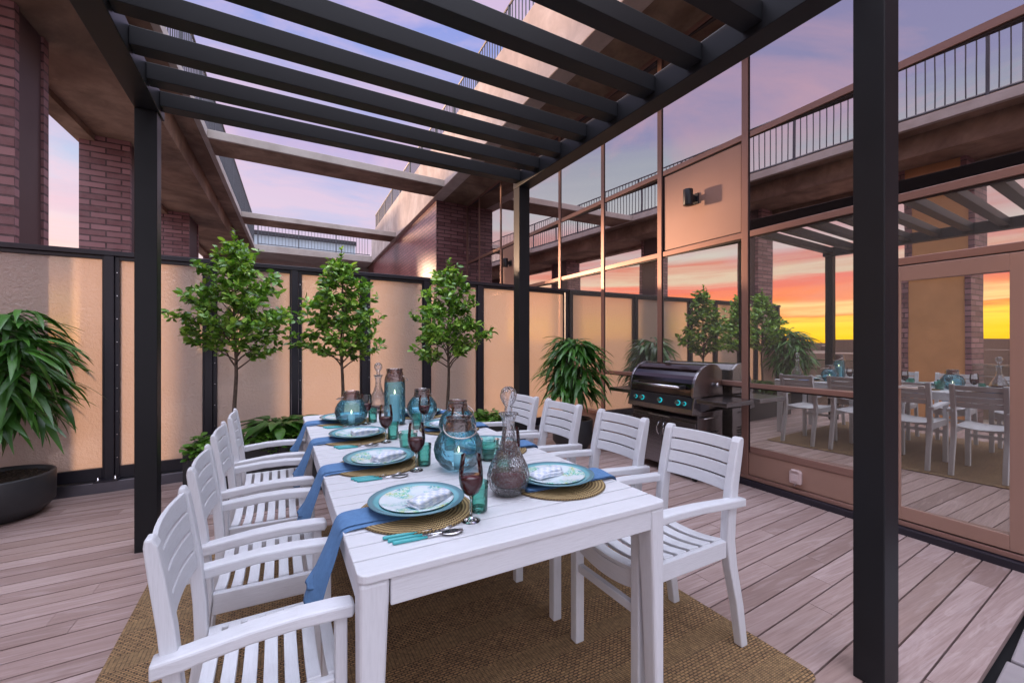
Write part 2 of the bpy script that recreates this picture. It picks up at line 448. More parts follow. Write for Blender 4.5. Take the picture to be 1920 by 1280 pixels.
# ------------------------------------------------------------------ setting: ground, deck
g = MB(); g.box(-900, 900, -900, 900, -14.4, -14)
tag(g.build('ground', M['ground']), 'brown city ground far below the terrace', kind='structure')
g = MB(A); g.box(-2.75, 4.4, -3.5, 21.5, -.35, -.06)
tag(g.build('terrace_slab', M['dark']), 'dark slab under the deck boards', kind='structure')
dk = MB(A); q = .478; row = 0
pitch = .1275
while q < 5.56:
    p = -2.6 - rnd.random() * 1.2
    while p < 4.02:
        L = rnd.uniform(1.6, 3.4); p1 = min(p + L, 4.02)
        p0 = max(p, -2.62)
        if p1 - p0 > .05:
            dk.box(p0 + .0012, p1 - .0012, q, min(q + pitch - .0085, 5.6), -.03, 0 + rnd.uniform(-.0008, .0008), (rnd.random(), rnd.random(), rnd.random()))
        p = p1
        if p1 >= 4.02: break
    q += pitch; row += 1
tag(dk.build('deck', M['deck']), 'weathered pinkish timber deck boards', kind='structure')
g = MB(A)
for i in range(9):
    for j in range(6):
        a = .012; x0 = -2.6 + i * .78 + (j % 2) * .31; y1 = .462 - j * .5
        dx = [rnd.uniform(-.02, .02) for _ in range(8)]
        poly = [(x0 + a + dx[0], y1 - .5 + a + dx[1]), (x0 + .4 + dx[2], y1 - .5 + a + dx[3]), (x0 + .78 - a + dx[4], y1 - .5 + a + dx[5]), (x0 + .78 - a + dx[6], y1 - a + .015 + dx[7]),
                (x0 + .4, y1 - a + dx[0]), (x0 + a + dx[2], y1 - a + dx[3])]
        g.prism(poly, 'z', -.05, -.004 + rnd.uniform(-.006, .004))
tag(g.build('stone_paving', M['slate'], bevel=.008), 'rough grey slate pavers at the deck edge', kind='structure')
g = MB(A); g.box(-2.75, 4.03, 5.68, 21.4, -.06, -.02)
tag(g.build('courtyard_floor', M['plinth_floor']), 'grey concrete floor behind the screens', kind='structure')
# distant roofs seen mirrored in the facade
cb = MB()
for k in range(70):
    a = R(rnd.uniform(120, 200)); d = rnd.uniform(90, 520); w = rnd.uniform(8, 26); h = rnd.uniform(-6, 1.0) + d * .006
    x, y = d * math.cos(a), d * math.sin(a); cb.box(x - w, x + w, y - w, y + w, -14, 1.4 + h * .6)
tag(cb.build('distant_city', M['city']), 'low brown roofs of the distant city', kind='stuff')

# ------------------------------------------------------------------ glass facade
PF = 4.04
def pane(m, q0, q1, z0, z1, off=.0):
    # each pane sits very slightly skewed in its frame
    qc = (q0 + q1) / 2; k = -.062 + rnd.uniform(-.004, .004)
    def pp(q, d): return (PF + off + .013 + k * (q - qc) + d, q)
    m.prism([pp(q0, -.005), pp(q0, .005), pp(q1, .005), pp(q1, -.005)][::-1], 'z', z0, z1)
fac = thing('glass_facade', 'tall glazed facade with bronze frames and a glass door beside the deck', 'facade', A(PF, 4, 0))
mul = [.14, 1.255, 2.39, 3.508, 4.600, 5.737, 6.893, 8.06, 9.28, 10.12]
zr = [.345, .975, 2.465, 3.445, 4.93]
for i, qm in enumerate(mul):
    w = .034 if 1 < qm < 9.9 else .03
    m = MB(A); m.box(PF - .035, PF + .05, qm - w, qm + w, .09, 4.94)
    mo = m.build('mullion', M['bronze'], fac, .003)
    m = MB(A); m.box(PF - .02, PF + .04, qm - w - .016, qm - w - .001, .34, 4.94)
    m.build('gasket', M['bronze_dark'], mo)
for a, b in zip(mul, mul[1:]):
    door = a < .2
    for k, z in enumerate(zr):
        if k < 2 and door: continue
        if k == 1 and a > 4.2 and a < 4.8: pass
        m = MB(A); h = .03 if k != 1 else .022
        m.box(PF - .028, PF + .04, a + .036, b - .052, z - h, z + h)
        to = m.build('transom', M['bronze'], fac, .003)
        m = MB(A); m.box(PF - .012, PF + .03, a + .036, b - .052, z - h - .014, z - h - .001); m.build('gasket', M['bronze_dark'], to)
    for k in range(4):
        z0 = zr[k] + (.022 if k == 1 else .03); z1 = zr[k + 1] - (.036 if k == 0 else .044)
        if door and k < 2: continue
        solid = (abs(a - 2.39) < .01 or abs(a - 6.893) < .01) and k == 2
        m = MB(A)
        if solid:
            m.box(PF - .012, PF + .02, a + .05, b - .062, z0 + .012, z1 - .002)
            m.build('solid_panel', M['bronze_panel'], fac, .004)
            m = MB(A); m.box(PF + .0, PF + .015, a + .036, b - .052, z0, z1 + .01); m.build('panel_reveal', M['bronze_dark'], fac)
        else:
            pane(m, a + .035, b - .052, z0, z1)
            m.build('glass_pane', M['pane_low' if k < 2 else 'pane'], fac)
    if not door:
        m = MB(A); m.box(PF - .02, PF + .03, a + .036, b - .036, .095, .312)
        m.build('kick_panel', M['bronze_panel'], fac, .003)
m = MB(A); m.box(PF - .05, PF + .05, .14, 10.1, .055, .09); m.build('threshold', M['bronze'], fac, .004)
m = MB(A); m.box(PF - .085, PF - .02, .14, 10.1, -.03, .052); m.build('base_curb', M['fence_metal'], fac, .006)
# door bay
m = MB(A); m.box(PF - .03, PF + .03, .176, .55, .1, 1.97)
m.build('side_panel', M['bronze_panel'], fac, .003)
m = MB(A); m.box(PF - .034, PF + .04, .176, 1.2, 1.965, 2.02); m.build('door_head', M['bronze'], fac, .003)
m = MB(A); pane(m, .176, 1.2, 2.022, 2.42); m.build('glass_pane', M['pane_low'], fac)
dr = thing('door', None, None); dr.location = (0, 0, 0); dr.parent = fac; del_loc = None
dm = MB(A)
d0, d1 = .555, 1.215
dm.box(PF - .045, PF + .0, d0, d0 + .062, .1, 1.955); dm.box(PF - .045, PF + .0, d1 - .06, d1, .1, 1.955)
dm.box(PF - .045, PF + .0, d0 + .062, d1 - .06, .1, .195); dm.box(PF - .045, PF + .0, d0 + .062, d1 - .06, 1.845, 1.955)
for ob in [dr]: bpy.data.objects.remove(ob)
dr = dm.build('door', M['bronze_panel'], fac, .003)
m = MB(A); pane(m, d0 + .062, d1 - .06, .195, 1.845, -.03); m.build('glass_pane', M['pane_low'], dr)
m = MB(A); m.box(PF - .105, PF - .09, d1 - .17, d1 - .035, 1.065, 1.083); m.box(PF - .092, PF - .045, d1 - .045, d1 - .03, 1.067, 1.081)
m.build('handle', M['door_white'], dr, .003)
# rooms behind the glass
g = MB(A); g.box(PF + .1, PF + 5, -3, 10.3, -.2, .05); tag(g.build('interior_floor', M['interior']), 'floor inside the building', kind='structure')
g = MB(A); g.box(PF + 5, PF + 5.2, -3, 10.3, -.2, 5); g.box(PF + .1, PF + 5, 10.3, 10.45, -.2, 5); g.box(PF + .1, PF + 5, -3.2, -3, -.2, 5)
g.box(PF + .06, PF + 5.2, -3.2, 10.45, 5.0, 5.1)
tag(g.build('interior_wall', M['interior_wall']), 'wall inside the building', kind='structure')

# wall lights
def wall_light(q, z, label):
    b = A(PF, q, z); r = thing('wall_light', label, 'wall light', b, 0, 'cylinder wall lights on bronze panels')
    x, y = A(PF - .135, q)[:2]
    m = MB(); m.lathe([(0, z - .088), (.05, z - .088), (.052, z - .083), (.052, z + .083), (.05, z + .088), (0, z + .088)], x, y, 28); m.build('shade', M['black'], r)
    m = MB(A); m.box(PF - .09, PF - .028, q - .03, q + .03, z - .03, z + .03); m.build('arm', M['black'], r, .004)
    m = MB(A); m.box(PF - .028, PF - .013, q - .055, q + .055, z - .06, z + .06); m.build('back_plate', M['black'], r, .003)
wall_light(3.0, 3.0, 'black cylinder wall light on the bronze panel above the grill')
wall_light(7.62, 3.04, 'small black cylinder wall light on the far bronze panel beside the pergola post')
# outlet box
b = A(PF - .02, 1.9, .2); r = thing('outlet_box', 'pale weatherproof outlet cover on the bronze kick panel', 'outlet', b)
m = MB(A); m.prism([(1.9 - .048, .14), (1.9 + .048, .14), (1.9 + .05, .17), (1.9 + .05, .24), (1.9 + .035, .262), (1.9 - .035, .262), (1.9 - .05, .24), (1.9 - .05, .17)], 'x', PF - .058, PF - .0205)
m.build('cover', M['plastic'], r, .006)
m = MB(A); m.box(PF - .066, PF - .0585, 1.9 - .03, 1.9 + .03, .16, .225); m.build('window', M['plastic'], r, .004)
m = MB(A); m.box(PF - .07, PF - .0585, 1.9 - .03, 1.9 + .03, .25, .262); m.build('hinge', M['plastic'], r, .003)
x, y, z = A(PF - .055, 1.9, .128); m = MB(); m.tube([(x, y, .14), (x, y - .012, .13), (x, y, .12), (x, y + .012, .13), (x, y, .14)], .003, 6); m.build('latch', M['steel'], r)

# ------------------------------------------------------------------ concrete frame and brickwork
can = thing('concrete_canopy', 'stained concrete roof frame with open bays and thin crossbeams', 'roof frame', A(0, 5, 4.6))
m = MB(A); m.box(-3.05, -1.72, -.9, 21, 4.585, 5.3); m.build('side_slab', M['soffit'], can, .01)
m = MB(A); m.box(-1.718, -1.45, -.9, 21, 4.955, 5.1); m.build('edge_slab', M['soffit'], can, .008)
m = MB(A); m.box(-1.448, -1.36, -.9, 19.6, 4.95, 5.105); m.build('upstand', M['concrete'], can, .008)
for q0, q1 in ((-.9, -.1), (9.16, 9.98), (14.42, 15.3)):
    m = MB(A); m.box(-1.36, 3.055, q0 + .05, q1, 4.956, 5.09); bo = m.build('crossbeam', M['soffit'], can, .01)
    m = MB(A); m.box(-1.36, 3.055, q0, q0 + .049, 4.952, 5.10); m.build('beam_face', M['concrete'], bo, .008)
m = MB(A); m.box(3.10, 9.5, -.9, 22, 4.952, 5.2); m.build('soffit_slab', M['soffit'], can, .008)
m = MB(A); m.box(3.055, 3.35, -.9, 19.6, 4.945, 6.22); m.build('fascia_parapet', M['fascia'], can, .012)
m = MB(A); m.box(-1.8, 3.1, 19.6, 22.5, 4.95, 5.22); m.build('end_slab', M['concrete'], can, .01)
m = MB(A); m.box(-1.9, 9, 21.4, 21.7, -.05, 4.95); m.build('end_wall', M['concrete'], can)
ub = thing('upper_building', 'pale blue rendered upper storey behind the far railing', 'building', A(0, 24, 5))
m = MB(A); m.box(-2.2, 2.9, 24, 27, 4.9, 6.55); m.build('wall', M['bluewall'], ub)
m = MB(A); m.box(-2.25, 2.95, 23.9, 27.1, 6.56, 6.74); m.build('roof_edge', M['fence_metal'], ub)
# railings
def railing(label, p0, q0, p1, q1, zb, zt, sp, rail=.02, loc=None):
    r = thing('railing', label, 'railing', A(p0, q0, zb), 0, 'picket railings on the roof edge')
    L = math.hypot(p1 - p0, q1 - q0); n = int(L / sp)
    up, uq = (p1 - p0) / L, (q1 - q0) / L
    pk = MB()
    for i in range(n + 1):
        x, y = A(p0 + up * i * sp, q0 + uq * i * sp)[:2]
        w = .0075
        if i % 12 == 0:
            ps = MB(); ps.box(x - .02, x + .02, y - .02, y + .02, zb - .12, zt); ps.build('post', M['rail'], r)
        else: pk.box(x - w, x + w, y - w, y + w, zb + .05, zt - .02)
    pk.build('pickets', M['rail'], r)
    for nm, z in (('top_rail', zt), ('bottom_rail', zb + .05)):
        m = MB(); a = A(p0, q0, z); b = A(p1, q1, z); m.tube([a, b], rail, 6, False); m.build(nm, M['rail'], r)
railing('long dark picket railing on the streaked parapet above the glass facade', 3.2, -.8, 3.2, 19.4, 6.2, 7.0, .115)
railing('picket railing on the thin roof upstand over the brick piers', -1.41, -.8, -1.41, 19.4, 5.1, 6.1, .115)
railing('picket railing across the far end of the open roof bay', -1.3, 19.66, 3.0, 19.66, 5.22, 6.42, .12)
# brick piers
PX = -2.35
def pier(q0, q1, label, infill='pier_infill'):
    r = thing('brick_pier', label, 'brick pier', A(PX - .4, q0, 0), 0, 'plum brick piers behind the screens')
    m = MB(A); m.box(PX - .59, PX - .075, q0, q1, -.3, 4.58); m.box(PX - .075, PX, q0, q0 + .075, -.3, 4.58); m.box(PX - .075, PX, q1 - .1, q1, -.3, 4.58)
    m.build('brickwork', M['brick'], r)
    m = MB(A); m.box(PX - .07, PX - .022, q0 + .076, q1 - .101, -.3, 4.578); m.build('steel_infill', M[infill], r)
M['warm_glow_infill'] = plain('warm_glow_infill', (.62, .31, .13), .5, .1, .1, 3)  # pier infill recoloured orange: the warm sunset glow is put into its colour
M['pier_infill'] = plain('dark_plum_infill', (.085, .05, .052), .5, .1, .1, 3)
pier(5.90, 6.52, 'plum brick pier at the near left corner, cut by the photo edge')
pier(9.05, 9.75, 'plum brick pier with its broad face beside the pergola post')
pier(13.3, 14.5, 'smaller far plum brick pier between pergola post and tree crown')
pier(2.41, 3.32, 'plum brick pier mirrored in the glass door', 'warm_glow_infill'); 
pier(18.9, 20.8, 'farthest plum brick pier under the concrete roof, mostly hidden by a tree')  # position and width shaped to keep the sun off the far facade panel
m = MB(A); m.box(-3.0, -2.76, -4, 21, 4.49, 4.584)
tag(m.build('lintel_beam', M['soffit']), 'brown lintel over the sky gap between the brick piers', 'lintel')
bw = thing('brick_wall', 'long glazed plum brick wall catching orange light under the parapet', 'brick wall', A(3.6, 10.2, 0))
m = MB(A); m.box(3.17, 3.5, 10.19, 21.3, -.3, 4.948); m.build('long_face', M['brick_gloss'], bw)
m = MB(A); m.box(3.17, 4.03, 10.135, 10.188, -.3, 4.947); m.build('return_face', M['brick'], bw)
m = MB(A); m.box(3.98, 4.5, -.5, .13, -.1, 4.94)
tag(m.build('brick_corner', M['brick']), 'strip of red brick at the edge of the facade beside the door', 'brick wall')
# balustrade on the open side, seen mirrored in the facade
bl = thing('glass_balustrade', 'low glass balustrade with a slim rail on the open terrace side', 'balustrade', A(-2.4, 1, 0))
m = MB(A); m.box(-2.43, -2.418, -3, 5.4, .06, 1.0); m.build('glass_panel', M['bal_glass'], bl)
m = MB(A); m.box(-2.45, -2.40, -3, 5.4, 1.0, 1.03); m.box(-2.44, -2.41, -3, 5.4, .82, .84); m.build('top_rail', M['steel'], bl)
# tower crane, only in the reflections
cr = MB()
def lat(p0, p1, w, n):
    p0, p1 = Vector(p0), Vector(p1); d = (p1 - p0); u = d.normalized(); a = u.cross(Vector((0, 1, 0))).normalized() * w; b = u.cross(a).normalized() * w
    cs = [a + b, a - b, -a - b, -a + b]
    for k in cs: cr.tube([p0 + k, p1 + k], .10, 4, False)
    for i in range(n):
        for k in range(4):
            cr.tube([p0 + d * (i / n) + cs[k], p0 + d * ((i + 1) / n) + cs[(k + 1) % 4]], .06, 4, False)
lat((-80, 25.2, -14), (-80, 25.2, 7), .75, 16); lat((-80, 25.2, 7), (-76.5, 28.6, 23.5), .6, 14); lat((-80, 25.2, 7), (-82, 23.5, 9.5), .5, 3)
tag(cr.build('tower_crane', M['rail']), 'slender lattice tower crane mirrored against the sunset in the door glass', 'crane')

# ------------------------------------------------------------------ privacy fence
QF = 5.53
fn = thing('privacy_fence', 'dark metal fence of tall textured glass screens behind the trees', 'fence', A(0, QF, 0))
posts = [-2.42, -1.558, -.79, .017, .79, 1.595, 2.40, 3.19, 4.0]
for i, p in enumerate(posts):
    w = .052 if i < 8 else .03
    m = MB(A); m.box(p - w, p + w * .35, QF - .05, QF + .05, .0, 2.215); po = m.build('post', M['fence_metal'], fn, .004)
    m = MB(A); m.box(p - w - .05, p + w * .35 + .05, QF - .14, QF + .06, .101, .113); m.build('base_plate', M['fence_metal'], po, .003)
    m = MB()
    for dq in (-.11,):
        for dp in (-w - .025, w * .35 + .025):
            x, y = A(p + dp, QF + dq)[:2]; m.lathe([(0, .113), (.014, .113), (.014, .125), (.008, .127), (.008, .145), (0, .146)], x, y, 10)
    m.build('bolts', M['steel'], po)
m = MB(A); m.box(-2.5, 4.02, QF - .055, QF + .055, 2.216, 2.262); m.build('top_rail', M['fence_metal'], fn, .004)
for a, b in zip(posts, posts[1:]):
    a0, b0 = a + .02, b - .054
    fr = MB(A); fw = .034
    fr.box(a0, a0 + fw, QF - .03, QF + .02, .102, 2.212); fr.box(b0 - fw * .5, b0, QF - .03, QF + .02, .102, 2.212)
    fr.box(a0 + fw, b0 - fw * .5, QF - .03, QF + .02, .102, .215); fr.box(a0 + fw, b0 - fw * .5, QF - .03, QF + .02, 2.18, 2.212)
    fo = fr.build('frame', M['fence_metal'], fn, .003)
    m = MB(A); m.box(a0 + fw + .001, b0 - fw * .5 - .001, QF - .006, QF + .004, .216, 2.179); m.build('glass_panel', M['frosted'], fn)
    m = MB()
    for k in range(9):
        x, y = A(a0 + fw * .5, QF - .031)[:2]; z = .3 + k * .22
        m.box(x - .004, x + .004, y - .004, y + .003, z - .004, z + .004)
    m.build('screws', M['steel'], fo)
m = MB(A); m.box(-2.6, 4.0, QF - .11, QF + .12, -.03, .1); m.build('plinth', M['plinth'], fn, .006)

# ------------------------------------------------------------------ pergola
pg = thing('pergola', 'charcoal metal pergola with open slats over the dining table', 'pergola', (.7, 2.3, 0))
for (x0, x1, y0, y1) in ((-.832, -.712, 3.69, 3.81), (2.12, 2.24, 3.72, 3.84), (2.12, 2.248, .785, .893), (-.832, -.712, .785, .893)):
    m = MB(); m.box(x0, x1, y0, y1, 0, 2.955); m.build('post', M['pergola'], pg, .004)
for (x0, x1) in ((-.835, -.70), (2.118, 2.262)):
    m = MB(); m.box(x0, x1, .78, 3.845, 2.957, 3.11); m.build('beam', M['pergola'], pg, .004)
for k in range(9):
    y = 3.69 - .345 * k
    m = MB(); m.box(-.699, 2.117, y, y + .105, 3.0, 3.1); m.build('slat', M['pergola'], pg, .003)

# ------------------------------------------------------------------ rug
def rug():
    m = MB(); pts = []
    x0, x1, y0, y1, r = -.655, 1.985, .95, 3.52, .05
    for cx, cy, a0 in ((x1 - r, y1 - r, 0), (x0 + r, y1 - r, 90), (x0 + r, y0 + r, 180), (x1 - r, y0 + r, 270)):
        for k in range(6):
            a = R(a0 + k * 18); pts.append((cx + r * math.cos(a), cy + r * math.sin(a)))
    m.prism(pts, 'z', .0025, .011)
    return tag(m.build('rug', M['rug'], None, .003), 'brown woven sisal rug with ribbed bands under the table', 'rug')
ro = rug()

# ------------------------------------------------------------------ table
ZT = .762
TX0, TX1, TY0, TY1 = .192, 1.375, 1.215, 4.10
tb = thing('dining_table', 'long white painted slatted dining table on the brown rug', 'table', ((TX0 + TX1) / 2, (TY0 + TY1) / 2, 0))
m = MB(); N = 30; pt = (TY1 - TY0) / N
for i in range(N):
    y0 = TY0 + i * pt + (.0036 if i else 0); y1 = TY0 + (i + 1) * pt - (.0036 if i < N - 1 else 0)
    rr = .03
    if i in (0, N - 1):
        poly = []
        ys = (y0, y1) if i == 0 else (y1, y0); sg = 1 if i == 0 else -1
        for k in range(6):
            a = R(180 + k * 18); poly.append((TX0 + rr + rr * math.cos(a), ys[0] + sg * (rr + rr * math.sin(a))))
        for k in range(6):
            a = R(270 + k * 18); poly.append((TX1 - rr + rr * math.cos(a), ys[0] + sg * (rr + rr * math.sin(a))))
        poly += [(TX1, ys[1]), (TX0, ys[1])]
        if i: poly = poly[::-1]
        m.prism(poly, 'z', .738, ZT)
    else: m.box(TX0, TX1, y0, y1, .738, ZT)
m.build('tabletop', M['white'], tb, .0035, 2)
def tapered_leg(x0, x1, y0, y1, tx, ty):
    m = MB(); secs = []
    for z, k in ((-.127, 1), (.35, .55), (.70, .0)):
        xa, xb = (x0 + tx * k, x1) if tx > 0 else (x0, x1 + tx * k)
        ya, yb = (y0 + ty * k, y1) if ty > 0 else (y0, y1 + ty * k)
        secs.append([(xa, ya, z), (xb, ya, z), (xb, yb, z), (xa, yb, z)])
    return m.loft(secs)
lg = .088
for (x0, x1, tx) in ((TX0 + .004, TX0 + lg, -.03), (TX1 - lg + .01, TX1 - .004, .03)):
    for (y0, y1, ty) in ((TY0 + .006, TY0 + .1, -.03), (TY1 - .1, TY1 - .006, .03)):
        mm = tapered_leg(x0, x1, y0, y1, tx, ty)
        for i, v in enumerate(mm.v): 
            if v[2] > .69: mm.v[i] = (v[0], v[1], .7375)
        mm.build('leg', M['whiteZ'], tb, .014, 3)
m = MB(); m.box(TX0 + lg + .001, TX1 - lg + .009, TY0 + .008, TY0 + .03, .658, .737); m.build('apron', M['white'], tb, .003)
m = MB(); m.box(TX0 + lg + .001, TX1 - lg + .009, TY1 - .03, TY1 - .008, .658, .737); m.build('apron', M['white'], tb, .003)
m = MB(); m.box(TX0 + .006, TX0 + .028, TY0 + .101, TY1 - .101, .658, .737); m.build('apron', M['whiteY'], tb, .003)
m = MB(); m.box(TX1 - .028, TX1 - .006, TY0 + .101, TY1 - .101, .658, .737); m.build('apron', M['whiteY'], tb, .003)

# ------------------------------------------------------------------ chairs
def make_chair(label, grp):
    t = thing('dining_chair', label, 'chair', (0, 0, 0), 0, grp)
    prof = [(-.322, 0, .044), (-.288, .2, .047), (-.242, .38, .052), (-.226, .5, .055), (-.232, .6, .055), (-.252, .74, .053), (-.278, .86, .049), (-.295, .935, .042), (-.301, .955, .022)]
    for sg in (-1, 1):
        m = MB(); secs = []
        y0, y1 = sorted((sg * .168, sg * .210))
        for (x, z, th) in prof:
            secs.append([(x - th / 2, y0, z), (x + th / 2, y0, z), (x + th / 2, y1, z), (x - th / 2, y1, z)])
        m.loft(secs); m.build('leg', M['whiteZ'], t, .006, 2)
        m = MB(); y0, y1 = sorted((sg * .172, sg * .216)); m.box(.298, .345, y0, y1, 0, .668); m.build('leg', M['whiteZ'], t, .005, 2)
        # armrest
        m = MB(); secs = []
        for (x, z, th, ya, yb) in ((-.292, .690, .036, .188, .236), (-.20, .694, .036, .188, .238), (-.15, .697, .034, .186, .238), (0.0, .706, .032, .182, .238), (.16, .708, .032, .176, .236), (.30, .703, .034, .172, .232), (.36, .699, .034, .174, .230), (.374, .692, .018, .180, .224)):
            a, b = sorted((sg * ya, sg * yb)); secs.append([(x, a, z - th), (x, a, z), (x, b, z), (x, b, z - th)])
        m.loft(secs); m.build('armrest', M['white'], t, .006, 2)
        # side rail
        m = MB(); a, b = sorted((sg * .178, sg * .202)); c, d = sorted((sg * .184, sg * .208))
        m.loft([[(-.2, a, .432), (-.2, a, .505), (-.2, b, .505), (-.2, b, .432)], [(.297, c, .432), (.297, c, .505), (.297, d, .505), (.297, d, .432)]])
        m.build('side_rail', M['white'], t, .003)
    # seat slats, dished
    m = MB()
    for k in range(7):
        xc = -.17 + k * .0785; w = .027; hy = .180 + (xc + .2) * .012; secs = []
        for i in range(9):
            u = -1 + i / 4; z = .512 - .022 * (1 - u * u)
            secs.append([(xc - w, u * hy, z - .016), (xc - w, u * hy, z), (xc + w, u * hy, z), (xc + w, u * hy, z - .016)])
        m.loft(secs)
    m.build('seat', M['whiteY'], t, .003)
    m = MB(); secs = []
    for i in range(9):
        u = -1 + i / 4; dz = .025 * (1 - u * u)
        secs.append([(.305, u * .171, .425 - dz), (.305, u * .171, .496 - dz), (.328, u * .171, .496 - dz), (.328, u * .171, .425 - dz)])
    m.loft(secs); m.build('front_rail', M['whiteY'], t, .003)
    m = MB(); m.box(.308, .334, -.171, .171, .33, .366); m.build('stretcher', M['whiteY'], t, .003)
    # backrest: four slats bowed backwards
    m = MB()
    def bx(z): return -.246 - (z - .71) * .215
    for k in range(4):
        z0 = .712 + k * .0595; z1 = z0 + .0512; secs = []
        for i in range(9):
            u = -1 + i / 4; bow = -.022 * (1 - u * u); y = u * .167
            secs.append([(bx(z0) + bow - .009, y, z0), (bx(z0) + bow + .009, y, z0), (bx(z1) + bow + .009, y, z1), (bx(z1) + bow - .009, y, z1)])
        m.loft(secs)
    m.build('backrest', M['whiteY'], t, .003)
    return t
grp = 'white dining chairs around the table'
ORD = ['nearest the camera', 'second from the camera', 'third from the camera', 'at the far end of the table']
SL, SR = 'on the brick pier side', 'on the glass facade side'
ch = make_chair('white slatted armchair with its back to the grill, nearest on the facade side', grp)
ch.location = (1.55, 1.415, .011); ch.rotation_euler = (0, 0, R(180))
LR = ['white armchair in front of the grill, second along the facade side',
      'white armchair backing onto the bushy potted plant, third along the facade side',
      'white armchair partly behind the crystal decanter stopper, last on the facade side']
for k, lb in enumerate(LR):
    dup(ch, (1.545 + rnd.uniform(-.012, .012), 1.985 + .59 * k + rnd.uniform(-.01, .01), .011 if k < 2 else 0.0), R(180 + rnd.uniform(-1.5, 1.5)), lb)
LLb = ['white armchair cropped by the bottom of the photo, nearest on the brick pier side',
       'white armchair second from the camera on the brick pier side, seat over the rug',
       'white armchair third from the camera on the brick pier side, seat over bare deck',
       'white armchair beside the leafy planter, last on the brick pier side']
for k, lb in enumerate(LLb):
    dup(ch, (-.06 + rnd.uniform(-.01, .004), 1.42 + .60 * k, .011 if k < 3 else 0.0), R(rnd.uniform(-1, 1)), lb, (.64, 1, 1))

# ------------------------------------------------------------------ table settings
YS = [1.60, 2.285, 2.97, 3.655]
PLN = ['nearest the camera', 'second from the camera', 'third from the camera', 'at the far table end']
def lab(d, side, k): return d + (', pier side, ' if side == 'L' else ', facade side, ') + ['first place from camera', 'second place from camera', 'third place from camera', 'far end place'][k]
protos = {}
def put(kind, maker, loc, rz, label):
    if kind not in protos:
        o = maker(); protos[kind] = o; o.location = loc; o.rotation_euler = (0, 0, rz); o['label'] = label
    else: o = dup(protos[kind], loc, rz, label)
    return o
def mk_mat():
    m = MB(); m.lathe([(0, .0), (.212, .0), (.216, .003), (.213, .007), (.2, .008), (0, .008)], seg=64)
    return tag(m.build('placemat', M['wicker']), 'x', 'placemat', 'coiled seagrass placemats')
def mk_charger():
    m = MB(); m.lathe([(0, .0), (.10, .0), (.125, .004), (.165, .020), (.178, .023), (.180, .026), (.176, .028), (.16, .0245), (.12, .009), (.1, .006), (0, .006)], seg=72, wob=lambda a, z: .006 * math.sin(a * 36) if z > .021 else 0)
    return tag(m.build('charger_plate', M['charger']), 'x', 'plate', 'aqua charger plates')
def mk_plate():
    m = MB(); m.lathe([(0, .0), (.08, .0), (.105, .006), (.138, .014), (.14, .0165), (.136, .0175), (.104, .0095), (.08, .0045), (0, .0045)], seg=48)
    return tag(m.build('salad_plate', M['coral']), 'x', 'plate', 'coral print salad plates')
def mk_fold():
    m = MB()
    for k, (dx, dy, z, w) in enumerate(((0, 0, 0, .040), (.004, .002, .0075, .038), (.0, -.002, .015, .034))):
        secs = []
        for i in range(11):
            u = -1 + i / 5; x = u * .085 + dx
            hz = z + .004 * math.sin(u * 2.2 + k) + (.006 if abs(u) > .9 else 0) + .004 * (1 - u * u)
            secs.append([(x, -w + dy, hz), (x, -w * .4 + dy, hz + .010 - .004 * k * .2), (x, w * .5 + dy, hz + .011), (x, w + dy, hz + .004), (x, w + dy, hz + .0), (x, 0, hz + .001)])
        m.loft(secs, True)
    return tag(m.build('folded_napkin', M['check']), 'x', 'napkin', 'checked folded napkins on the plates')
def mk_nap_l():
    # runs from under the plate to the table edge and hangs down; local origin at plate centre, edge at x=-.27
    r = thing('table_napkin', 'x', 'napkin', group='blue napkins hanging off the table')
    for ly, (w0, w1, dz, name, hang, mt) in enumerate(((.080, .078, .0, 'lower_layer', .25, 'linen'), (.070, .050, .006, 'upper_layer', .20, 'linen'))):
        m = MB(); path = [(.02, .0), (-.10, .0), (-.20, .0), (-.245, -.001), (-.264, -.006), (-.274, -.018), (-.282, -.045), (-.298, -.10), (-.322, -.16), (-.345 - .008 * ly, -hang)]
        rows = []
        for i, (x, z) in enumerate(path):
            f = i / (len(path) - 1); hw = w0 + (w1 - w0) * max(0, f - .35) / .65
            row = []
            for j in range(9):
                v = -1 + j / 4
                rip = (.011 * math.sin(v * 3.4 + ly * 1.2 + f) * max(0, f - .4))
                fl = max(0, f - .45) / .55; y = v * hw * (1 - .35 * fl) + (.012 * ly) - fl * .03 + .015 * ly * fl
                row.append((x - (.05 - .015 * ly) * fl ** 1.3 * (1 + v) / 2 + (-rip if i > 5 else 0) - .002 * ly, y, z + dz + (abs(rip) if i <= 5 else 0) + .0035 * math.sin(v * 2.5 + 1) - (0.02 * (1 - abs(v)) if i == len(path) - 1 else 0)))
            rows.append(row)
        vs = [p for r_ in rows for p in r_]; fs = [(i * 9 + j, i * 9 + j + 1, (i + 1) * 9 + j + 1, (i + 1) * 9 + j) for i in range(len(path) - 1) for j in range(8)]
        m.add(vs, fs, None, True); m.build(name, M[mt], r, solid=.0022, subsurf=1)
    return r
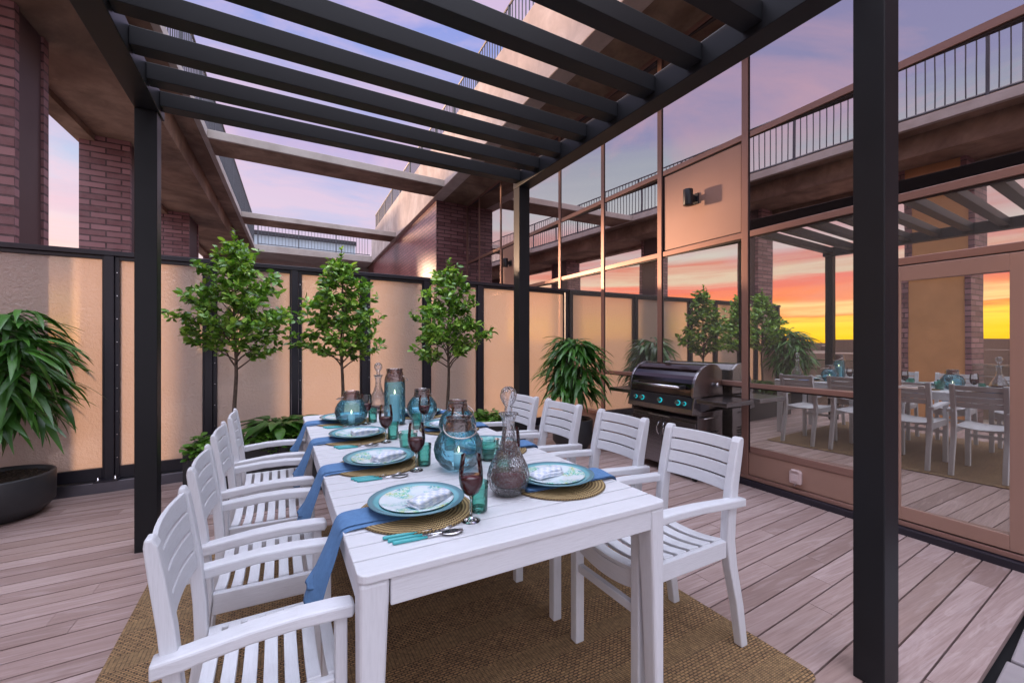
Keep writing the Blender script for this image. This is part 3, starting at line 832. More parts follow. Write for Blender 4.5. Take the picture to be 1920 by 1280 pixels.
def mk_nap_r():
    r = thing('table_napkin', 'x', 'napkin', group='blue napkins hanging off the table')
    for ly, (w0, dz, name, mt) in enumerate(((.078, .0, 'lower_layer', 'linen'), (.070, .006, 'upper_layer', 'linen'))):
        m = MB(); path = [(.20, -.001), (.05, .0), (-.10, .001), (-.20, .003), (-.25, .005), (-.275, .001), (-.285, -.014), (-.287, -.03 - .02 * ly)]
        rows = []
        for i, (x, z) in enumerate(path):
            rows.append([(x, (-1 + j / 4) * w0 + .008 * ly, z + dz + .004 * math.sin((-1 + j / 4) * 2.2 + i * .5)) for j in range(9)])
        vs = [p for r_ in rows for p in r_]; fs = [(i * 9 + j, i * 9 + j + 1, (i + 1) * 9 + j + 1, (i + 1) * 9 + j) for i in range(len(path) - 1) for j in range(8)]
        m.add(vs, fs, None, True); m.build(name, M[mt], r, solid=.0022, subsurf=1)
    return r
def cutlery(kind):
    r = thing(kind, 'x', kind, group=kind + 's with teal handles')
    m = MB(); m.tube([(-.11, 0, .006), (-.105, 0, .006), (-.04, 0, .006), (0, 0, .005)], [.004, .0062, .0058, .0042], 10); m.build('handle', M['handle_teal'], r)
    m = MB()
    if kind == 'fork':
        m.tube([(0, 0, .005), (.03, 0, .006), (.05, 0, .007)], [.0035, .0028, .004], 8)
        m.loft([[(.05, -.004, .0065), (.05, .004, .0065), (.05, .004, .008), (.05, -.004, .008)], [(.065, -.011, .0045), (.065, .011, .0045), (.065, .011, .0062), (.065, -.011, .0062)], [(.078, -.011, .004), (.078, .011, .004), (.078, .011, .0056), (.078, -.011, .0056)]])
        for y in (-.009, -.003, .003, .009): m.tube([(.078, y, .005), (.10, y, .006), (.118, y, .010)], [.0017, .0015, .0008], 6)
    elif kind == 'spoon':
        m.tube([(0, 0, .005), (.03, 0, .006), (.052, 0, .007)], [.0035, .0028, .004], 8)
        secs = []
        for i in range(9):
            u = i / 8; w = .0035 + .017 * math.sin(math.pi * min(1, u * .93 + .04)) ** .7; z = .006 - .003 * math.sin(math.pi * u)
            secs.append([(.05 + u * .072, -w, z + .004), (.05 + u * .072, -w * .5, z), (.05 + u * .072, w * .5, z), (.05 + u * .072, w, z + .004), (.05 + u * .072, 0, z + .0015)])
        m.loft(secs, True)
    else:
        m.loft([[(0, -.004, .003), (0, .006, .003), (0, .006, .006), (0, -.004, .006)], [(.07, -.009, .003), (.07, .006, .003), (.07, .006, .005), (.07, -.007, .005)], [(.115, -.003, .003), (.115, .006, .003), (.115, .006, .0045), (.115, -.002, .0045)]], True)
    m.build('head', M['steel'], r); return r
def mk_wineglass():
    r = thing('wine_glass', 'x', 'wine glass', group='wine glasses of red wine')
    m = MB(); m.lathe([(0, 0), (.033, .0), (.034, .002), (.02, .006), (.006, .012), (.0042, .03), (.004, .075), (.007, .088), (0, .090)], seg=28); m.build('stem', M['clear'], r)
    bowl = [(.0, .089), (.013, .091), (.029, .104), (.040, .128), (.0435, .152), (.0425, .18), (.039, .21), (.035, .235)]
    m = MB(); m.lathe(bowl, seg=36); m.build('bowl', M['clear_thin'], r)
    m = MB(); m.lathe([(0, .0905), (.012, .0925), (.0275, .105), (.0385, .128), (.0417, .150), (.0412, .160), (.041, .1605), (0, .1605)], seg=36); m.build('wine', M['wine'], r)
    return r
def mk_tumbler():
    r = thing('tumbler', 'x', 'tumbler', group='teal glass tumblers')
    m = MB(); m.lathe([(.0, .001), (.030, .001), (.033, .008), (.0335, .05), (.0345, .088), (.0365, .092), (.034, .096), (.0355, .105), (.0355, .112)], seg=36, wob=lambda a, z: .012 * math.sin(3 * a + z * 60)); m.build('glass_wall', M['teal_glass'], r)
    m = MB(); m.lathe([(.0, .002), (.0295, .002), (.0318, .008), (.031, .016), (0, .014)], seg=30); m.build('glass_base', M['teal_base'], r)
    return r
M['teal_base'] = thin_glass('teal_glass_base', (.22, .42, .40), (.05, .2, .18), 0, 1.2)
for side in 'LR':
    for k, y in enumerate(YS):
        L = side == 'L'; x = .462 if L else 1.105; rz = 0 if L else R(180)
        sg = 1 if L else -1
        if not L and k == 3: x = 1.10
        put('mat', mk_mat, (x, y, ZT + .0008), rnd.uniform(0, 6), lab('round coiled seagrass mat', side, k))
        nz = ZT + .0115
        if L: put('napL', mk_nap_l, (x, y - .0, nz), 0, lab('blue linen napkin hanging off the table', side, k))
        else: put('napR', mk_nap_r, (x, y - .0, nz), R(180), lab('blue linen napkin under the plate', side, k))
        put('charger', mk_charger, (x + sg * .006, y + .012, ZT + .0205), rnd.uniform(0, 6), lab('aqua charger plate with beaded rim', side, k))
        put('plate', mk_plate, (x + sg * .006, y + .012, ZT + .0275), rnd.uniform(0, 6), lab('white plate with coral print', side, k))
        put('fold', mk_fold, (x + sg * .045, y - sg * .03, ZT + .0345), (R(22) if L else R(200)) + R(rnd.uniform(-14, 14)), lab('pale checked folded napkin on plate', side, k))
        for j, kd in enumerate(('fork', 'knife', 'spoon')):
            dy = -.200 - .023 * j
            put(kd, lambda kd=kd: cutlery(kd), (x - sg * .055 + sg * .01 * j, y + sg * dy, ZT), (R(-6) if L else R(174)) + R(1.5 - 2.0 * (j == 0)), lab('teal handled ' + kd, side, k))
        gx, gy = (.607, y - .185) if L else (.972, y + .185)
        if not (not L and k == 3):
            put('wineglass', mk_wineglass, (gx, gy, ZT + .0005), 0, lab('stemmed glass of red wine', side, k))
            tx, ty = (.668, y - .118) if L else (.90, y + .13)
            put('tumbler', mk_tumbler, (tx, ty, ZT), rnd.uniform(0, 6), lab('small teal glass tumbler', side, k))

# lanterns
def round_lantern(loc, rz, sc, tilt, label):
    r = thing('round_lantern', label, 'lantern', (0, 0, 0), 0, 'blue glass candle lanterns')
    pr = [(0, .004), (.05, .002), (.062, .006), (.095, .03), (.115, .065), (.122, .10), (.117, .135), (.10, .168), (.082, .188), (.071, .197)]
    m = MB(); m.lathe([(a * sc, b * sc) for a, b in pr], seg=48); m.build('glass_bowl', M['blue_glass'], r)
    m = MB(); m.lathe([(a * sc, b * sc) for a, b in ((.0715, .195), (.069, .205), (.062, .235), (.060, .250), (.064, .256), (.060, .258), (.057, .25), (.059, .235), (.066, .205), (.0685, .196))], seg=40); m.build('collar', M['collar_glass'], r)
    hp = []
    for i in range(17):
        a = math.pi * i / 16; x = .073 * math.cos(a) * (1 + .42 * math.sin(a)); h = .125 * math.sin(a)
        hp.append(((x * math.cos(rz)) * sc - h * math.sin(tilt) * math.sin(rz) * sc, (x * math.sin(rz)) * sc + h * math.sin(tilt) * math.cos(rz) * sc, (.222 + h * math.cos(tilt)) * sc))
    m = MB(); m.tube(hp, .0034, 8); m.build('handle', M['wire'], r)
    m = MB(); m.lathe([(0, .008), (.024, .008), (.025, .012), (.025, .078), (.022, .081), (0, .080)], seg=24); cn = m.build('candle', M['candle'], r)
    m = MB(); m.lathe([(0, .084), (.004, .090), (.0045, .096), (.002, .108), (0, .116)], seg=12); m.build('flame', M['flame'], cn)
    r.location = loc; return r
M['collar_glass'] = thin_glass('smoky_hammered_collar', (.74, .60, .58), (.26, .18, .18), .7, 2.2, 0, (.5, .38, .36), .10)
M['wire'] = plain('pewter_wire', (.50, .44, .42), .3, 1.0, .1, 20)
round_lantern((.502, 3.50, ZT), R(30), 1.0, R(105), 'round blue glass candle lantern at the far end beside a decanter')
round_lantern((1.03, 3.40, ZT), R(-20), 1.0, R(100), 'round blue glass candle lantern to the right of the tall lantern')
round_lantern((1.03, 2.62, ZT), R(20), 1.0, R(-115), 'round blue glass candle lantern behind the largest looking lantern')
round_lantern((.80, 2.02, ZT), R(-12), 1.02, R(-112), 'closest round blue glass lantern with its wire handle hanging forward')
def tall_lantern(loc):
    r = thing('tall_lantern', 'tall straight blue glass lantern with pillar candle', 'lantern', (0, 0, 0), 0, 'blue glass candle lanterns')
    m = MB(); m.lathe([(0, .006), (.07, .004), (.078, .010), (.080, .03), (.080, .30), (.0785, .335)], seg=48); m.build('glass_cylinder', M['blue_glass'], r)
    m = MB(); m.lathe([(.0795, .333), (.078, .35), (.066, .39), (.062, .405), (.062, .425), (.064, .43), (.060, .43), (.059, .405), (.064, .388), (.0755, .35), (.077, .334)], seg=40); m.build('collar', M['collar_glass'], r)
    m = MB(); m.lathe([(0, .01), (.038, .01), (.039, .015), (.039, .225), (.036, .23), (0, .228)], seg=28); cn = m.build('candle', M['candle'], r)
    m = MB(); m.lathe([(0, .234), (.005, .242), (.005, .250), (.002, .262), (0, .272)], seg=12); m.build('flame', M['flame'], cn)
    hp = []
    for i in range(17):
        a = math.pi * i / 16; x = .082 * math.cos(a); h = .12 * math.sin(a)
        hp.append((x * .55 + h * .75, -x * .8 + h * .2, .378 - h * .38))
    m = MB(); m.tube(hp, .0034, 8); m.build('handle', M['wire'], r)
    m = MB(); m.lathe([(0, 0), (.085, 0), (.085, .003), (0, .0035)], seg=30); m.build('foot', M['wire'], r)
    r.location = loc
tall_lantern((.80, 3.36, ZT))
def decanter(loc, label, level):
    r = thing('decanter', label, 'decanter', (0, 0, 0), 0, 'crystal wine decanters')
    pr = [(0, .002), (.045, .0), (.055, .006), (.075, .025), (.087, .055), (.089, .08), (.080, .118), (.062, .155), (.042, .195), (.029, .235), (.0245, .275), (.026, .305), (.033, .326), (.042, .336), (.041, .340), (.03, .336), (.019, .326)]
    m = MB(); m.lathe(pr + [(0, .322)], seg=48, wob=lambda a, z: .018 * math.sin(12 * a) if .02 < z < .32 else 0); m.build('glass_body', M['crystal'], r)
    m = MB(); m.lathe([(0, .030), (.03, .031), (.060, .038), (.076, .056), (.079, level), (0, level)], seg=36); m.build('wine', M['wine'], r)
    m = MB(); m.lathe([(0, .330), (.016, .332), (.017, .355), (.014, .366), (.024, .382), (.034, .402), (.036, .417), (.030, .437), (.016, .449), (0, .452)], seg=20, wob=lambda a, z: .03 * math.sin(10 * a)); m.build('stopper', M['crystal'], r)
    r.location = loc
decanter((.853, 1.59, ZT), 'crystal decanter of red wine with round stopper in the table foreground', .092)
decanter((.80, 3.98, ZT), 'crystal decanter of red wine standing by the far table end', .062)
def bowl(loc, label, s):
    r = thing('glass_bowl', label, 'bowl', (0, 0, 0), 0, 'teal glass bowls')
    m = MB(); m.lathe([(a * s, b * s) for a, b in ((0, .002), (.038, .002), (.046, .012), (.054, .06), (.057, .085), (.062, .09), (.058, .095), (.061, .115), (.064, .122))], seg=40, wob=lambda a, z: .01 * math.sin(3 * a + 40 * z)); m.build('glass_wall', M['teal_glass'], r)
    m = MB(); m.lathe([(a * s, b * s) for a, b in ((0, .003), (.037, .003), (.044, .012), (.0455, .022), (0, .020))], seg=30); m.build('glass_base', M['teal_base'], r)
    r.location = loc
bowl((.672, 2.50, ZT), 'teal glass bowl between two wine glasses in the table middle', .92)
bowl((1.005, 2.10, ZT), 'teal glass bowl half hidden behind the closest blue lantern', .92)

# the table and all that stands on it: one common size factor
KT = .912
for o in list(C.objects):
    if o.parent is None and (o.name.split('.')[0] in ('dining_table', 'placemat', 'charger_plate', 'salad_plate', 'folded_napkin', 'table_napkin', 'fork', 'knife', 'spoon', 'wine_glass', 'tumbler', 'round_lantern', 'tall_lantern', 'decanter', 'glass_bowl')):
        x, y, z = o.location
        o.location = (x * KT, y * KT, 1.4 - KT * (1.4 - z)); o.scale = (KT, KT, KT)

# ------------------------------------------------------------------ planter, trees, plants
PY0, PY1, PX0, PX1, PZ = 4.43, 5.0, -.69, 2.45, .466
pl = thing('planter_box', 'long charcoal trough planter along the glass screens', 'planter', ((PX0 + PX1) / 2, 4.7, 0))
m = MB(); t_ = .025
m.box(PX0, PX1, PY0, PY0 + t_, 0, PZ); m.box(PX0, PX1, PY1 - t_, PY1, 0, PZ); m.box(PX0, PX0 + t_, PY0 + t_ + .0005, PY1 - t_ - .0005, 0, PZ); m.box(PX1 - t_, PX1, PY0 + t_ + .0005, PY1 - t_ - .0005, 0, PZ)
m.build('trough', M['pot'], pl, .004)
m = MB(); m.box(PX0 + t_ + .001, PX1 - t_ - .001, PY0 + t_ + .001, PY1 - t_ - .001, .3, PZ - .035); m.build('soil', M['soil'], pl)

def leaf(m, base, d, nrm, L, W, rr, droop=.25, tone=None, nseg=2):
    d = Vector(d).normalized(); nrm = Vector(nrm); sd = d.cross(nrm)
    if sd.length < 1e-3: sd = d.cross(Vector((1, 0, 0)))
    sd.normalize(); up = sd.cross(d).normalized()
    b = Vector(base); tn = tone if tone is not None else (rr.random(), 0, 0)
    vs = [tuple(b)]; prof = [(.3, .85), (.62, 1.0), (.86, .55)] if nseg == 2 else [(.12, .5), (.3, .9), (.5, 1), (.7, .8), (.87, .42)]
    for f, w in prof:
        c = b + d * L * f + up * (-droop * L * f * f)
        vs += [tuple(c + sd * W * w * .5 + up * W * .12), tuple(c), tuple(c - sd * W * w * .5 + up * W * .12)]
    vs.append(tuple(b + d * L + up * (-droop * L)))
    n = len(prof); fs = [(0, 1, 2), (0, 2, 3)]
    for i in range(n - 1):
        o = 1 + 3 * i; fs += [(o, o + 3, o + 4, o + 1), (o + 1, o + 4, o + 5, o + 2)]
    o = 1 + 3 * (n - 1); e = len(vs) - 1; fs += [(o, e, o + 1), (o + 1, e, o + 2)]
    m.add(vs, fs, tn, True)

def tree(x, y, ztop, zc, rx, seed, label, lean=0):
    rr = random.Random(seed)
    t = thing('tree', label, 'tree', (x, y, PZ - .04), 0, 'young trees in the trough planter')
    tr = MB(); cr = MB()
    z0 = PZ - .06; N = 12
    tp = [(x + lean * (i / N) + .010 * math.sin(i * 1.1 + seed), y + .008 * math.cos(i * .9 + seed), z0 + (ztop - .06 - z0) * i / N) for i in range(N + 1)]
    tr.tube(tp, [.021 * (1 - .82 * i / N) for i in range(N + 1)], 10)
    def at(z):
        f = (z - z0) / (ztop - .06 - z0) * N; i = max(0, min(N - 1, int(f))); return Vector(tp[i]).lerp(Vector(tp[i + 1]), f - i)
    def rad(z):
        f = (z - zc) / (ztop - zc)
        if f < 0: return 0
        return rx * (min(1, (f / .16) ** .6) * (1 - .97 * max(0, (f - .14) / .86) ** 1.0) + .04)
    nl = 46
    twigs = []
    for k in range(nl):
        f = (k + .5) / nl; zs = zc - .06 + (ztop - zc - .18) * f ** 1.05
        a = k * 2.399 + rr.uniform(-.3, .3); el = R(rr.uniform(30, 52))
        zend = zs + .0; p0 = at(zs)
        Lr = max(.07, rad(min(ztop, zs + .16)) * rr.uniform(.62, 1.22))
        pts = [p0]; n = 5
        for i in range(1, n + 1):
            u = i / n; out = Lr * u; up_ = math.tan(el) * out * (1 - .38 * u)
            pts.append(p0 + Vector((math.cos(a) * out + rr.uniform(-.012, .012), math.sin(a) * out * .85 + rr.uniform(-.012, .012), up_)))
        tr.tube(pts, [max(.0022, .0085 * (1 - .8 * f) * (1 - .75 * i / n)) for i in range(n + 1)], 6)
        twigs.append(pts)
        for s in range(int(4 + Lr * 15)):
            u = rr.uniform(.3, 1.0); i = min(n - 1, int(u * n)); q0 = pts[i].lerp(pts[i + 1], u * n - i)
            dv = Vector((math.cos(a + rr.uniform(-1.4, 1.4)), math.sin(a + rr.uniform(-1.4, 1.4)), rr.uniform(-.15, 1.0))).normalized()
            tl = rr.uniform(.06, .17) * (.6 + .4 * Lr / rx); q1 = q0 + dv * tl * .55 + Vector((0, 0, -.004)); q2 = q0 + dv * tl + Vector((0, 0, rr.uniform(-.02, .03)))
            tr.tube([q0, q1, q2], [.0026, .002, .0012], 4); twigs.append([q0, q1, q2])
    for pts in twigs:
        n = len(pts) - 1; big = n > 3
        Ltot = sum((pts[i + 1] - pts[i]).length for i in range(n))
        cnt = max(4, int(Ltot / .0165)) if not big else int(Ltot / .026)
        for k in range(cnt):
            u = rr.uniform(.12 if not big else .45, 1.0); i = min(n - 1, int(u * n)); p = pts[i].lerp(pts[i + 1], u * n - i)
            ax = (pts[i + 1] - pts[i]).normalized(); sa = rr.uniform(0, 6.28)
            d = (ax * rr.uniform(.3, 1.0) + Vector((math.cos(sa), math.sin(sa), rr.uniform(-.7, .95))) * .9).normalized()
            L = rr.uniform(.044, .084)
            leaf(cr, p, d, (rr.uniform(-1.1, 1.1), rr.uniform(-1.1, 1.1), .7), L, L * rr.uniform(.46, .58), rr, rr.uniform(.1, .5))
    for k in range(24):
        p = Vector(tp[-1]) + Vector((0, 0, -rr.uniform(0, .16))); sa = rr.uniform(0, 6.28)
        leaf(cr, p, (math.cos(sa), math.sin(sa), rr.uniform(.3, 1.6)), (0, 0, 1), rr.uniform(.035, .055), .024, rr, .2)
    tr.build('trunk', M['bark'], t); cr.build('crown', M['leaf'], t)
tree(-.345, 4.74, 2.50, 1.19, .50, 3, 'leafy young tree nearest the pergola post, first in the trough')
tree(.588, 4.74, 2.42, 1.17, .43, 11, 'leafy young tree in the middle of the trough')
tree(1.74, 4.74, 2.44, 1.13, .46, 23, 'leafy young tree closest to the glass facade, behind the blue lanterns', .02)

def cover_patch(x0, x1, y0, y1, z, n, seed, label, name, mat, cat, over=True):
    rr = random.Random(seed)
    t = thing(name, label, cat, ((x0 + x1) / 2, (y0 + y1) / 2, PZ - .04))
    m = MB(); st = MB()
    for k in range(n):
        x, y = rr.uniform(x0, x1), rr.uniform(y0, y1)
        edge = min(1, min(x - x0, x1 - x) / .08)
        h = rr.uniform(.02, .13) * (.4 + .6 * edge)
        dx, dy = rr.uniform(-.06, .06), rr.uniform(-.12, .05)
        p0 = Vector((x, y, z)); p1 = p0 + Vector((dx * .6, dy * .6, h)); p2 = p0 + Vector((dx * 1.5, dy * 1.5, h * .9))
        if over and rr.random() < .18 and y < y0 + .12: p2 = Vector((x, y0 - rr.uniform(.04, .08), z + rr.uniform(-.05, .04)))
        st.tube([p0, p1, p2], .0018, 4)
        for j in range(7):
            u = rr.random(); p = p1.lerp(p2, u); sa = rr.uniform(0, 6.28); L = rr.uniform(.034, .064)
            leaf(m, p, (math.cos(sa), math.sin(sa), rr.uniform(-.1, .7)), (rr.uniform(-.4, .4), rr.uniform(-.4, .4), 1), L, L * .72, rr, .25)
    m.build('leaves', M[mat], t); st.build('stems', M['bark'], t)
cover_patch(-.66, -.22, PY0 + .03, 4.75, PZ - .03, 150, 5, 'bright green trailing plant spilling over the planter corner', 'trailing_plant', 'cover', 'plant')
cover_patch(-.18, .42, PY0 + .03, 4.72, PZ - .03, 190, 6, 'bright green ground cover plant in front of the broad leaved plant', 'trailing_plant', 'cover', 'plant')
cover_patch(1.2, 2.4, PY0 + .03, 4.9, PZ - .03, 240, 9, 'green ground cover at the facade end of the planter', 'trailing_plant', 'cover', 'plant')
def hosta(x, y, z, label, seed, n=46, sc=1.0):
    rr = random.Random(seed); t = thing('broad_leaf_plant', label, 'plant', (x, y, z), 0, 'broad leaved plants in the trough')
    m = MB(); st = MB()
    for k in range(n):
        a = k * 2.4 + rr.uniform(-.2, .2); f = k / n; el = R(84 - 46 * f + rr.uniform(-8, 8)); L0 = (.11 + .09 * f) * sc
        d = Vector((math.cos(a) * math.cos(el), math.sin(a) * math.cos(el), math.sin(el))); b = Vector((x, y, z)); e = b + d * L0
        st.tube([b, e], .003, 5)
        d2 = Vector((math.cos(a), math.sin(a), rr.uniform(-.05, .55)))
        leaf(m, e, d2, (0, 0, 1), rr.uniform(.12, .17) * sc, rr.uniform(.065, .085) * sc, rr, .55, None, 5)
    m.build('leaves', M['hosta'], t); st.build('stems', M['hosta'], t)
hosta(.02, 4.70, PZ - .02, 'broad leaved hosta like plant between the first two trees', 4, 60, 1.35)
hosta(.40, 4.64, PZ - .02, 'darker broad leaved plant behind the hanging napkin and table corner', 14, 54, 1.2)

def pot(x, y, r0, r1, h, label):
    p = thing('plant_pot', label, 'pot', (x, y, 0), 0, 'round charcoal plant pots')
    m = MB(); m.lathe([(0, 0), (r0, 0), (r0 + .03, .012), ((r0 + r1) / 2 + .05, h * .3), (r1 - .002, h * .72), (r1, h * .97), (r1 - .004, h), (r1 - .03, h), (r1 - .035, h - .03), (r1 - .05, h * .6)], x, y, 56); m.build('bowl', M['pot'], p)
    rr = random.Random(3); m = MB(); m.lathe([(r1 - .034, h - .045), (r1 * .5, h - .035), (0, h - .03)], x, y, 40); so = m.build('soil', M['soil'], p)
    m = MB()
    for k in range(260):
        a = rr.uniform(0, 6.28); d = (r1 - .045) * math.sqrt(rr.random()); w = rr.uniform(.006, .014); cx, cy = x + d * math.cos(a), y + d * math.sin(a)
        m.box(cx - w, cx + w, cy - w * .6, cy + w * .6, h - .045, h - .03 + rr.uniform(0, .012), (rr.random(), 0, 0))
    m.build('mulch', M['soil'], so)['kind'] = 'stuff'
def droopy(x, y, zb, ztr, ztop, rx, seed, label, nb=46, lean=0.0):
    rr = random.Random(seed); t = thing('potted_plant', label, 'plant', (x, y, zb), 0, 'bushy plants with drooping leaves')
    st = MB(); m = MB()
    st.tube([(x, y, zb), (x + .01, y, (zb + ztr) / 2), (x + lean, y, ztr), (x + lean, y, ztop - .25)], [.019, .017, .015, .008], 9)
    for k in range(nb):
        f = (k + .5) / nb; z0 = ztr - .12 + (ztop - .16 - ztr + .12) * f; a = k * 2.399 + rr.uniform(-.3, .3)
        Lr = rx * (.78 - .30 * (2 * f - 1) ** 2) * rr.uniform(.7, 1.0)
        el = R(-12 + 62 * f + rr.uniform(-8, 8)); p0 = Vector((x + lean, y, z0)); pts = [p0]
        for i in range(1, 6):
            u = i / 5; pts.append(p0 + Vector((math.cos(a) * Lr * u * math.cos(el * .8), math.sin(a) * Lr * u * math.cos(el * .8), Lr * (math.sin(el) * u - .42 * u * u))))
        st.tube(pts, [.006, .005, .004, .0035, .003, .002], 5)
        for j in range(11):
            u = .3 + .7 * j / 10; i = min(4, int(u * 5)); p = pts[i].lerp(pts[i + 1], u * 5 - i)
            sa = a + rr.choice((-1, 1)) * rr.uniform(.15, 1.2)
            d = Vector((math.cos(sa), math.sin(sa), rr.uniform(-.5, .38) + .35 * (f - .4)))
            L = rr.uniform(.21, .36) * (rx / .6) ** .4
            leaf(m, p, d, (rr.uniform(-.3, .3), rr.uniform(-.3, .3), 1), L, L * rr.uniform(.135, .18), rr, rr.uniform(.45, 1.0), None, 5)
    st.build('stem', M['bark'], t); m.build('foliage', M['palm'], t)
pot(-1.965, 4.97, .225, .335, .335, 'wide low charcoal pot under the cropped bushy plant')
droopy(-1.985, 5.0, .30, 1.06, 1.72, .57, 31, 'bushy plant with long drooping leaves cut by the photo edge', 56)
pot(3.40, 4.56, .15, .265, .40, 'charcoal pot behind the chairs near the grill')
droopy(3.40, 4.56, .36, .96, 1.54, .47, 41, 'bushy plant with drooping leaves beside the glass facade and grill', 52)

# ------------------------------------------------------------------ grill (built in the facade frame)
G0 = 3.52; gq0, gq1 = 2.62, 3.52
gr = thing('gas_grill', 'stainless gas grill on a cart with glowing cyan knobs by the windows', 'grill', A(3.75, 3.05, 0))
def gb(name, mat, *a, parent=None, bev=.004):
    m = MB(A); m.box(*a); return m.build(name, M[mat], parent or gr, bev)
gb('cabinet', 'stainless', G0 + .045, 3.98, gq0, gq1, .085, .70)
for i, (a, b) in enumerate(((gq0 + .012, 3.064), (3.068, gq1 - .012))):
    d = gb('door', 'stainless', G0 + .022, G0 + .0445, a, b, .11, .59)
    hq = 3.035 if i == 0 else 3.10
    m = MB(); pts = []
    for k in range(9):
        u = -1 + k / 4; pts.append(A(G0 + .02 - .03 * (1 - u * u), hq + (.012 if i else -.012) * (1 - u * u), .47 + u * .075))
    m.tube(pts, .0065, 8); m.build('handle', M['steel'], d)
gb('drawer_pull', 'steel', G0 + .005, G0 + .022, 2.95, 3.25, .603, .618)
gb('drip_tray', 'hood', G0 + .03, G0 + .044, gq0 + .01, gq1 - .01, .622, .66)
# control panel: sloped front
m = MB(A); m.prism([(G0 - .05, .685), (G0 + .10, .665), (G0 + .10, .85), (G0 - .01, .85)], 'y', gq0 - .005, gq1 + .005)
cp = m.build('control_panel', M['stainless'], gr, .004)
m = MB(A); m.prism([(G0 - .046, .735), (G0 - .03, .732), (G0 + .0, .842), (G0 - .016, .845)], 'y', gq0 + .02, gq1 - .02); m.build('fascia_strip', M['black'], cp)
for i, qk in enumerate((3.40, 3.30, 3.04, 2.80, 2.72)):
    rk = .025 if i in (1, 2, 3) else .0185
    x, y, _ = A(G0 - .032, qk, .785); z = .783
    n = (Vector(A(-1, 0, 0)) * .97 + Vector((0, 0, .24))).normalized()
    u = n.cross(Vector((0, 0, 1))).normalized(); w = n.cross(u)
    def ring(r0, r1, h0, h1, mat, name, par):
        m = MB(); secs = []
        for (r_, h) in ((r0, h0), (r1, h0), (r1, h1), (r0, h1)):
            secs.append([tuple(Vector((x, y, z)) + n * h + (u * math.cos(2 * math.pi * k / 24) + w * math.sin(2 * math.pi * k / 24)) * r_) for k in range(24)])
        m.loft(secs, False, cap=False)
        o = len(m.v) - 24
        m.f.append(list(range(o - 24, o))); m.tone.append(None); m.smooth.append(False)
        return m.build(name, M[mat], par)
    kb = ring(.001, rk * .78, .004, .034, 'steel', 'knob', gr)
    ring(rk * .92, rk * 1.08, .004, .008, 'cyan', 'light_ring', kb)
for a, b in ((3.30, 3.42), (3.0, 3.08), (2.70, 2.85)):
    m = MB(A); m.box(G0 - .014, G0 - .0115, a, b, .834, .838); m.build('light_strip', M['cyan'], cp)
# hood
prof = [(3.50, .858)]
for k in range(13):
    a = R(180 - k * 9); prof.append((3.50 + .30 + .30 * math.cos(a) * 1.0, .90 + .27 * math.sin(a)))
prof += [(3.97, 1.10), (3.98, .858)]
m = MB(A); m.prism(prof, 'y', gq0 + .03, gq1 - .03); hd = m.build('hood', M['hood'], gr, .006)
for qa, qb in ((gq0, gq0 + .029), (gq1 - .029, gq1)):
    m = MB(A); m.prism([(3.492, .852)] + [(a - .006 if a < 3.8 else a, b + .006) for a, b in prof[1:-1]] + [(3.985, .852)], 'y', qa, qb); m.build('hood_end', M['stainless'], hd, .004)
m = MB(); m.tube([A(3.435, gq0 + .12, .945), A(3.435, gq1 - .12, .945)], .013, 12); hh = m.build('handle', M['steel'], hd)
for qq in (gq0 + .12, gq1 - .12):
    m = MB(A); m.box(3.425, 3.51, qq - .018, qq + .018, .925, .965); m.build('handle_bracket', M['black'], hh, .004)
m = MB(); m.lathe([(0, 0), (.012, .0), (.012, .012), (.02, .014), (.02, .03), (0, .032)], 0, 0, 14)
for i, v in enumerate(m.v):
    p = A(3.86, gq0 - .001 - v[2], .965 + v[1]); m.v[i] = (p[0] + v[0], p[1], p[2])
m.build('rotisserie_mount', M['steel'], hd)
gb('side_shelf', 'stainless', 3.52, 3.97, 2.27, gq0 - .001, .80, .842)
gb('side_shelf', 'stainless', 3.52, 3.97, gq1 + .001, 3.90, .80, .842)
for qq in (2.40, 2.60):
    pass
m = MB(A); m.prism([(gq0 - .002, .70), (gq0 - .002, .80), (gq0 - .22, .80)], 'x', 3.60, 3.62); m.build('shelf_bracket', M['stainless'], gr)
vt = MB(A)
for j in range(4):
    for i in range(4): vt.box(3.66 + j * .065, 3.71 + j * .065, gq0 - .008, gq0 - .0005, .40 + i * .028, .412 + i * .028)
vt.build('vent_slots', M['black'], gr)
m = MB(); m.tube([A(3.62, gq0 - .03, .64), A(3.86, gq0 - .03, .64)], .008, 8); m.build('towel_bar', M['steel'], gr)
for (p, q) in ((3.60, gq0 + .06), (3.60, gq1 - .06), (3.92, gq0 + .06), (3.92, gq1 - .06)):
    m = MB(); x, y, _ = A(p, q)
    secs = []
    for dy in (-.014, .014): secs.append([(x + .037 * math.cos(2 * math.pi * k / 18), y + dy, .037 + .037 * math.sin(2 * math.pi * k / 18)) for k in range(18)])
    m.loft(secs); cw = m.build('caster', M['black'], gr, .003)
    m = MB(); m.box(x - .02, x + .02, y - .0165, y + .0165, .055, .086); m.build('fork', M['stainless'], cw)

